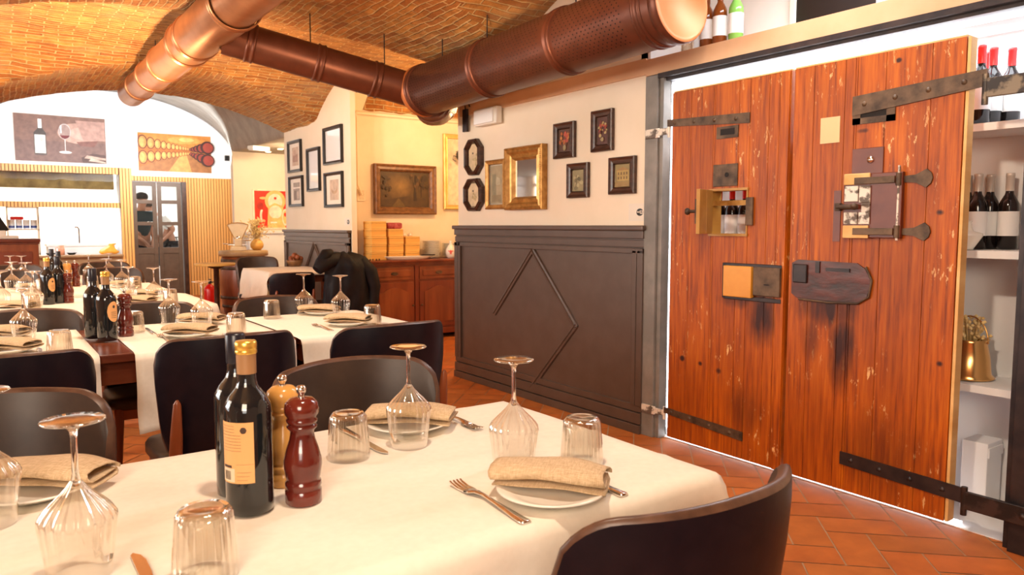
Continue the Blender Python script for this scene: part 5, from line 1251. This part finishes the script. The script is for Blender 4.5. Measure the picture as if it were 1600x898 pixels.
for i in range(220):
    a = random.uniform(0, 2*pi); r = abs(random.gauss(0, .10)); z = .17+random.random()*.26-.4*r*r; p = Vector((r*cos(a), r*sin(a)*.8, z))
    if i % 2: m.cyl((p.x*.15, p.y*.15, .14), p, .0014, n=3)
    for _ in range(3):
        q = p+Vector([random.gauss(0, .012) for _ in range(3)]); m.lathe([(0, -.009), (.010, 0), (0, .009)], 5, q)
m.build('dried_flowers', M_dry, e)
e = thing('round_table', 'small round table with thin top and dark pedestal by the slatted wall', 'table', (2.275, 9.3, 0))
m = MB(); m.lathe([(0, .72), (.24, .72), (.245, .728), (.245, .742), (.24, .748), (0, .748)], 40); m.build('tabletop', M_orangewood, e)
m = MB(); m.lathe([(0, 0), (.20, 0), (.20, .012), (.05, .03), (.032, .05), (.030, .68), (.09, .70), (.10, .72), (0, .72)], 24); m.build('pedestal', M_darkfr, e)
e = thing('fire_extinguisher', 'red fire extinguisher standing near the slatted wall', 'fire extinguisher', (2.41, 10.22, 0))
m = MB(); m.lathe([(0, 0), (.068, 0), (.072, .01), (.072, .36), (.065, .39), (.035, .42), (.02, .435), (0, .436)], 28); m.build('cylinder', M_red, e)
m = MB(); m.cyl((0, 0, .43), (0, 0, .465), .016); m.box(-.012, .012, -.07, .02, .465, .478); m.box(-.012, .012, -.06, .02, .49, .50); m.build('valve_lever', M_blackpl, e)
m = MB(); m.tube([(.01, 0, .45), (.06, 0, .46), (.088, 0, .40), (.086, 0, .2), (.08, 0, .1)], .009); m.build('hose', M_blackpl, e)
e = thing('woven_basket', 'brown basket of dark ornaments on the white side table', 'basket', (2.80, 8.05, .75))
m = MB(); m.lathe([(0, 0), (.06, 0), (.085, .05), (.09, .07), (.08, .07), (.06, .01), (0, .01)], 24, flute=lambda j, i: 1+.03*(i % 2)); m.build('basket_body', M_brownfr, e)
m = MB()
for i in range(14): a = i*2.4; r = .02+.045*(i % 3)/2; m.lathe([(0, -.03), (.022, -.02), (.03, 0), (.022, .02), (0, .03)], 10, (r*cos(a), r*sin(a), .07+.05*((i*5) % 4)/3))
m.build('brown_balls', M_redwood, e)
# black coat over the chair
def coat():
    e = thing('black_coat', 'big black quilted coat draped over the chair by the pillar', 'coat', (2.87, 6.80, 0))
    R = random.Random(5); m = MB(); V = []; N = 48; K = 26
    for k in range(K+1):
        t = k/K; z = .24+.70*t
        hw = .255*(1-.06*t) if t < .75 else .255*(1-.06*t)*sqrt(max(0, 1-((t-.75)/.25)**2*.98))
        hd = (.10+.055*t) if t < .8 else (.10+.055*t)*sqrt(max(0.02, 1-((t-.8)/.2)**2*.98))
        cx = .02*sin(3*t)-.03*max(0, t-.5); 
        for i in range(N):
            a = 2*pi*i/N; w = 1+.07*sin(5*a+4*t)+.05*sin(11*a-7*t)+.05*mn.noise(Vector((cos(a)*2, sin(a)*2, t*5)))
            ch = .985+.015*abs(sin(t*26)); V.append((cx+hw*cos(a)*w*ch, -.02+hd*sin(a)*w*ch, z+.012*sin(3*a+2*t)+(.05*(cos(a)) if t < .1 else 0)))
    m.add(V, [(k*N+i, k*N+(i+1) % N, (k+1)*N+(i+1) % N, (k+1)*N+i) for k in range(K) for i in range(N)]+[tuple(range(N))[::-1], tuple(range(K*N, K*N+N))], True)
    m.build('coat_body', M_coat, e)
    m = MB(); m.tube([(-.10, -.02, .86), (-.20, -.06, .87), (-.28, -.09, .83), (-.33, -.10, .78)], [.09, .085, .075, .05], 18); m.tube([(-.30, -.09, .86), (-.24, -.10, .93), (-.18, -.07, .94)], [.04, .055, .04], 12); m.build('hood', M_coat, e)
    m = MB(); m.tube([(.12, -.05, .86), (.21, -.08, .74), (.25, -.09, .60), (.24, -.08, .47), (.22, -.09, .38)], [.07, .08, .065, .055, .05], 16); m.build('sleeve', M_coat, e)
coat()

# ================================================================ FAR LEFT: desk, kitchen
e = thing('wooden_desk', 'tall dark red wooden host desk at the left, before the kitchen pass', 'desk', (.06, 9.72, 0))
m = MB(); m.box(-.46, .44, -.2, .25, 0, 1.02, bev=.004); m.build('body', M_redwood, e)
m = MB(); m.box(-.48, .46, -.23, .27, 1.02, 1.055, bev=.008); m.box(-.47, .45, -.215, .26, 1.0, 1.02, bev=.004); m.build('moulded_top', M_darkred, e)
m = MB(); m.box(-.40, .38, -.206, -.198, .12, .92, bev=.003); m.build('front_panel', M_mahog, e)
e = thing('menu_board', 'dark tilted tablet stand on the wooden desk at the frame edge', 'stand', (.16, 9.7, 1.056))
m = MB(); m.box(-.10, .10, -.01, .01, 0, .30, R=Matrix.Rotation(-.5, 3, 'Y') @ Matrix.Rotation(.2, 3, 'X'), c=(0, 0, 0)); m.v = [(v[0], v[1], v[2]+.05) for v in m.v]; m.build('tablet', M_blackpl, e)
m = MB(); m.box(-.02, .17, -.06, .06, 0, .035, bev=.01); m.box(.0, .06, -.04, .04, .03, .09, bev=.01); m.build('base', M_board, e)
e = thing('storage_rack', 'white kitchen rack of paper rolls seen through the left of the pass', 'shelf', (.56, 14.45, 0))
m = MB()
for x in (-.22, .20): m.box(x, x+.02, -.14, .16, 0, 1.52)
for z in (.75, 1.14, 1.50): m.box(-.22, .22, -.14, .16, z-.02, z)
m.build('rack_frame', noisy('tan_rack_board', (.5, .36, .22), (.58, .42, .27), .5, 5), e)
rl = MB(); rl.cyl((0, 0, 0), (0, 0, .15), .045, n=20); r0 = rl.build('paper_roll', M_labelw)
rb = MB(); rb.lathe([(.0455, .02), (.0455, .055)], 20); rb.build('blue_band', base('blue_band', (.02, .05, .25), .5)[0], r0)
for i in range(4):
    o = r0 if i == 0 else r0.copy()
    if i:
        COL.objects.link(o); c = r0.children[0].copy(); COL.objects.link(c); c.parent = o
    o.location = (.405+.1*i, 14.42, 1.1405); tag(o, 'white paper roll with blue band on the kitchen rack', 'paper roll', 'paper rolls on the kitchen rack')
m = MB(); m.box(-.09, .09, -.07, .07, 0, .05, bev=.015); o = m.build('red_packet', M_red); o.location = (.48, 14.42, 1.2915); tag(o, 'red packet lying on the paper rolls', 'packet')
m = MB(); m.lathe([(0, 0), (.045, 0), (.045, .15), (.04, .15), (.04, .01), (0, .01)], 24); m.tube([(-.045, 0, .12), (-.08, 0, .11), (-.08, 0, .05), (-.045, 0, .04)], .006); o = m.build('copper_jug', base('pink_copper', (.80, .36, .22), .35)[0]); o.location = (1.03, 13.80, .7305); tag(o, 'pinkish copper jug on the counter of the kitchen pass', 'jug')
for i, (x, nm) in enumerate(((.88, 'left'), (1.17, 'right'))):
    m = MB(); m.lathe([(0, 0), (.04, 0), (.075, .035), (.07, .035), (.038, .006), (0, .006)], 24); o = m.build('dark_bowl', M_blackpl); o.location = (x, 13.82, .7305); tag(o, 'dark bowl on the pass counter, %s of the copper jug' % nm, 'bowl')
m = MB(); m.tube([(0, 0, 0), (0, 0, .24), (-.02, 0, .27), (-.06, 0, .27)], .012, 10); o = m.build('kitchen_tap', M_iron); o.location = (1.33, 14.3, .90); tag(o, 'dark kitchen tap above the white sink worktop', 'tap')
b_ = MB(); b_.box(.85, 1.85, 14.05, 14.7, .86, .90); b_.box(.87, 1.83, 14.07, 14.68, 0, .86); tag(b_.build('kitchen_worktop', M_white), 'white kitchen worktop standing behind the pass', 'worktop')
e = thing('bread_bag', 'orange bag of bread on the pass counter beside the slatted post', 'bag', (1.70, 13.78, .7305))
m = MB(); V = []
for k in range(9):
    t = k/8; r = [.10, .13, .135, .12, .10, .075, .05, .035, .05][k]
    for i in range(18):
        a = 2*pi*i/18; V.append((r*cos(a)*(1+.12*sin(4*a+k))+.10*max(0, t-.5), r*sin(a)*.7, .17*t+.01*sin(3*a)))
m.add(V, [(k*18+i, k*18+(i+1) % 18, (k+1)*18+(i+1) % 18, (k+1)*18+i) for k in range(8) for i in range(18)]+[tuple(range(18))[::-1], tuple(range(144, 162))], True); m.build('bag', base('orange_paper_bag', (.85, .36, .03), .5)[0], e)
m = MB(); m.tube([(-.30, 0, .27), (-.2, .01, .31)], .004); o = m.build('ladle', M_iron); o.location = (1.0, 13.9, .7305)
m2 = MB(); m2.tube([(0, 0, 0), (0, 0, 0)], .001); bpy.data.objects.remove(o)

# ---- two people behind the glazed doors
def skin(name, pts, edges, root, mat, parent):
    me = bpy.data.meshes.new(name); me.from_pydata([p[0] for p in pts], edges, []); o = bpy.data.objects.new(name, me); COL.objects.link(o); o.parent = parent
    me.materials.append(mat); md = o.modifiers.new('skin', 'SKIN'); md.use_smooth_shade = True
    for v, p in zip(me.skin_vertices[0].data, pts): v.radius = p[1] if isinstance(p[1], tuple) else (p[1], p[1]); v.use_root = False
    me.skin_vertices[0].data[root].use_root = True
    s = o.modifiers.new('sub', 'SUBSURF'); s.levels = 2; s.render_levels = 2; return o
def person(label, loc, rz, shirt, trousers, lean=0.0, hair=(.02, .012, .008), beard=True):
    e = thing('person', label, 'person', loc, (0, 0, rz))
    def L_(p): return (p[0], p[1]-lean*max(0, p[2]-.95), p[2]-.35*lean*max(0, p[2]-1.0))
    pts = [((0, 0, .95), (.15, .11)), ((0, 0, 1.15), (.15, .105)), ((0, .01, 1.36), (.18, .11)), ((0, .01, 1.47), (.075, .07)), ((0, -.01, 1.54), (.058, .058)), ((0, -.03, 1.64), (.082, .098)), ((0, -.025, 1.73), (.062, .08))]
    ed = [(i, i+1) for i in range(6)]
    for s in (-1, 1):
        b = len(pts); pts += [((s*.19, .01, 1.41), (.062, .062)), ((s*.245, .03, 1.16), (.046, .046)), ((s*.14, -.15, .98), (.034, .034)), ((s*.045, -.21, .88), (.030, .022))]
        ed += [(2, b), (b, b+1), (b+1, b+2), (b+2, b+3)]
        for q in range(4):
            f = len(pts); x = s*(.045-.004)+(-s)*.012*q*.9
            pts += [((s*.05-s*.016*q, -.235-.004*q, .845), (.009, .009)), ((s*.045-s*.016*q, -.225, .812-.003*(q % 2)), (.0075, .0075))]; ed += [(b+3, f), (f, f+1)]
        f = len(pts); pts += [((s*.075, -.215, .85), (.010, .010)), ((s*.06, -.235, .825), (.009, .009))]; ed += [(b+3, f), (f, f+1)]
        b = len(pts); pts += [((s*.09, 0, .86), (.092, .095)), ((s*.10, -.01, .48), (.062, .065)), ((s*.10, .02, .10), (.042, .045)), ((s*.10, -.10, .04), (.042, .032))]; ed += [(0, b), (b, b+1), (b+1, b+2), (b+2, b+3)]
    pts = [(L_(p), r) for p, r in pts]
    body = skin('body', pts, ed, 0, M_skin, e)
    c = [((0, 0, .93), (.165, .125)), ((0, 0, 1.15), (.165, .12)), ((0, .01, 1.36), (.195, .125)), ((0, .01, 1.45), (.09, .085))]; ce = [(0, 1), (1, 2), (2, 3)]
    for s in (-1, 1): b = len(c); c += [((s*.20, .01, 1.41), (.078, .078)), ((s*.24, .025, 1.22), (.064, .064))]; ce += [(2, b), (b, b+1)]
    skin('shirt', [(L_(p), r) for p, r in c], ce, 0, shirt, e)
    t = [((0, 0, .95), (.168, .128))]; te = []
    for s in (-1, 1): b = len(t); t += [((s*.09, 0, .84), (.105, .108)), ((s*.10, -.01, .48), (.080, .082)), ((s*.10, .02, .10), (.062, .065))]; te += [(0, b), (b, b+1), (b+1, b+2)]
    skin('trousers', t, te, 0, trousers, e)
    H = base('hair_'+label[:6].replace(' ', '_'), hair, .7)[0]
    m = MB(); cz = 1.70; off = L_((0, -.01, cz))
    m.lathe([(.088, -.03), (.094, .0), (.090, .04), (.065, .075), (.03, .09), (0, .094)], 24, off, flute=lambda j, i: 1+.10*abs(sin(2*pi*i/24))); m.build('hair', H, e)
    f = L_((0, -.118, 1.645)); m = MB(); m.lathe([(0, -.012), (.010, -.008), (.008, .006), (0, .02)], 8, (f[0], f[1], f[2])); m.build('nose', M_skin, e)
    m = MB()
    for s in (-1, 1): m.lathe([(0, -.006), (.008, 0), (0, .006)], 8, (f[0]+s*.03, f[1]+.020, f[2]+.028))
    m.box(f[0]-.022, f[0]+.022, f[1]+.012, f[1]+.02, f[2]-.042, f[2]-.036); m.build('eyes_and_mouth', M_ink, e)
    m = MB()
    for s in (-1, 1): m.lathe([(0, -.03), (.012, -.01), (.014, .012), (0, .026)], 8, (f[0]+s*.086, f[1]+.10, f[2]+.005))
    m.build('ears', M_skin, e)
    return e
M_trous = base('dark_trousers', (.02, .02, .025), .8)[0]
person('man in a dark teal T-shirt with hands joined, behind the left glazed door', (2.24, 14.2, 0), .55, M_tshirt, M_trous, 0.08)
e = person('person in a white shirt and dark apron leaning forward behind the right glazed door', (2.84, 14.95, 0), -1.1, M_wshirt, M_trous, .55, (.05, .03, .02))
m = MB(); m.box(-.16, .16, -.135, -.125, .45, .95, bev=.004); m.tube([(-.17, -.0, .98), (-.17, .13, .98), (0, .15, .98), (.17, .13, .98), (.17, 0, .98)], .010); m.tube([(0, .15, .98), (.02, .17, .85), (.03, .17, .72)], .01); m.build('apron', M_blackpl, e)
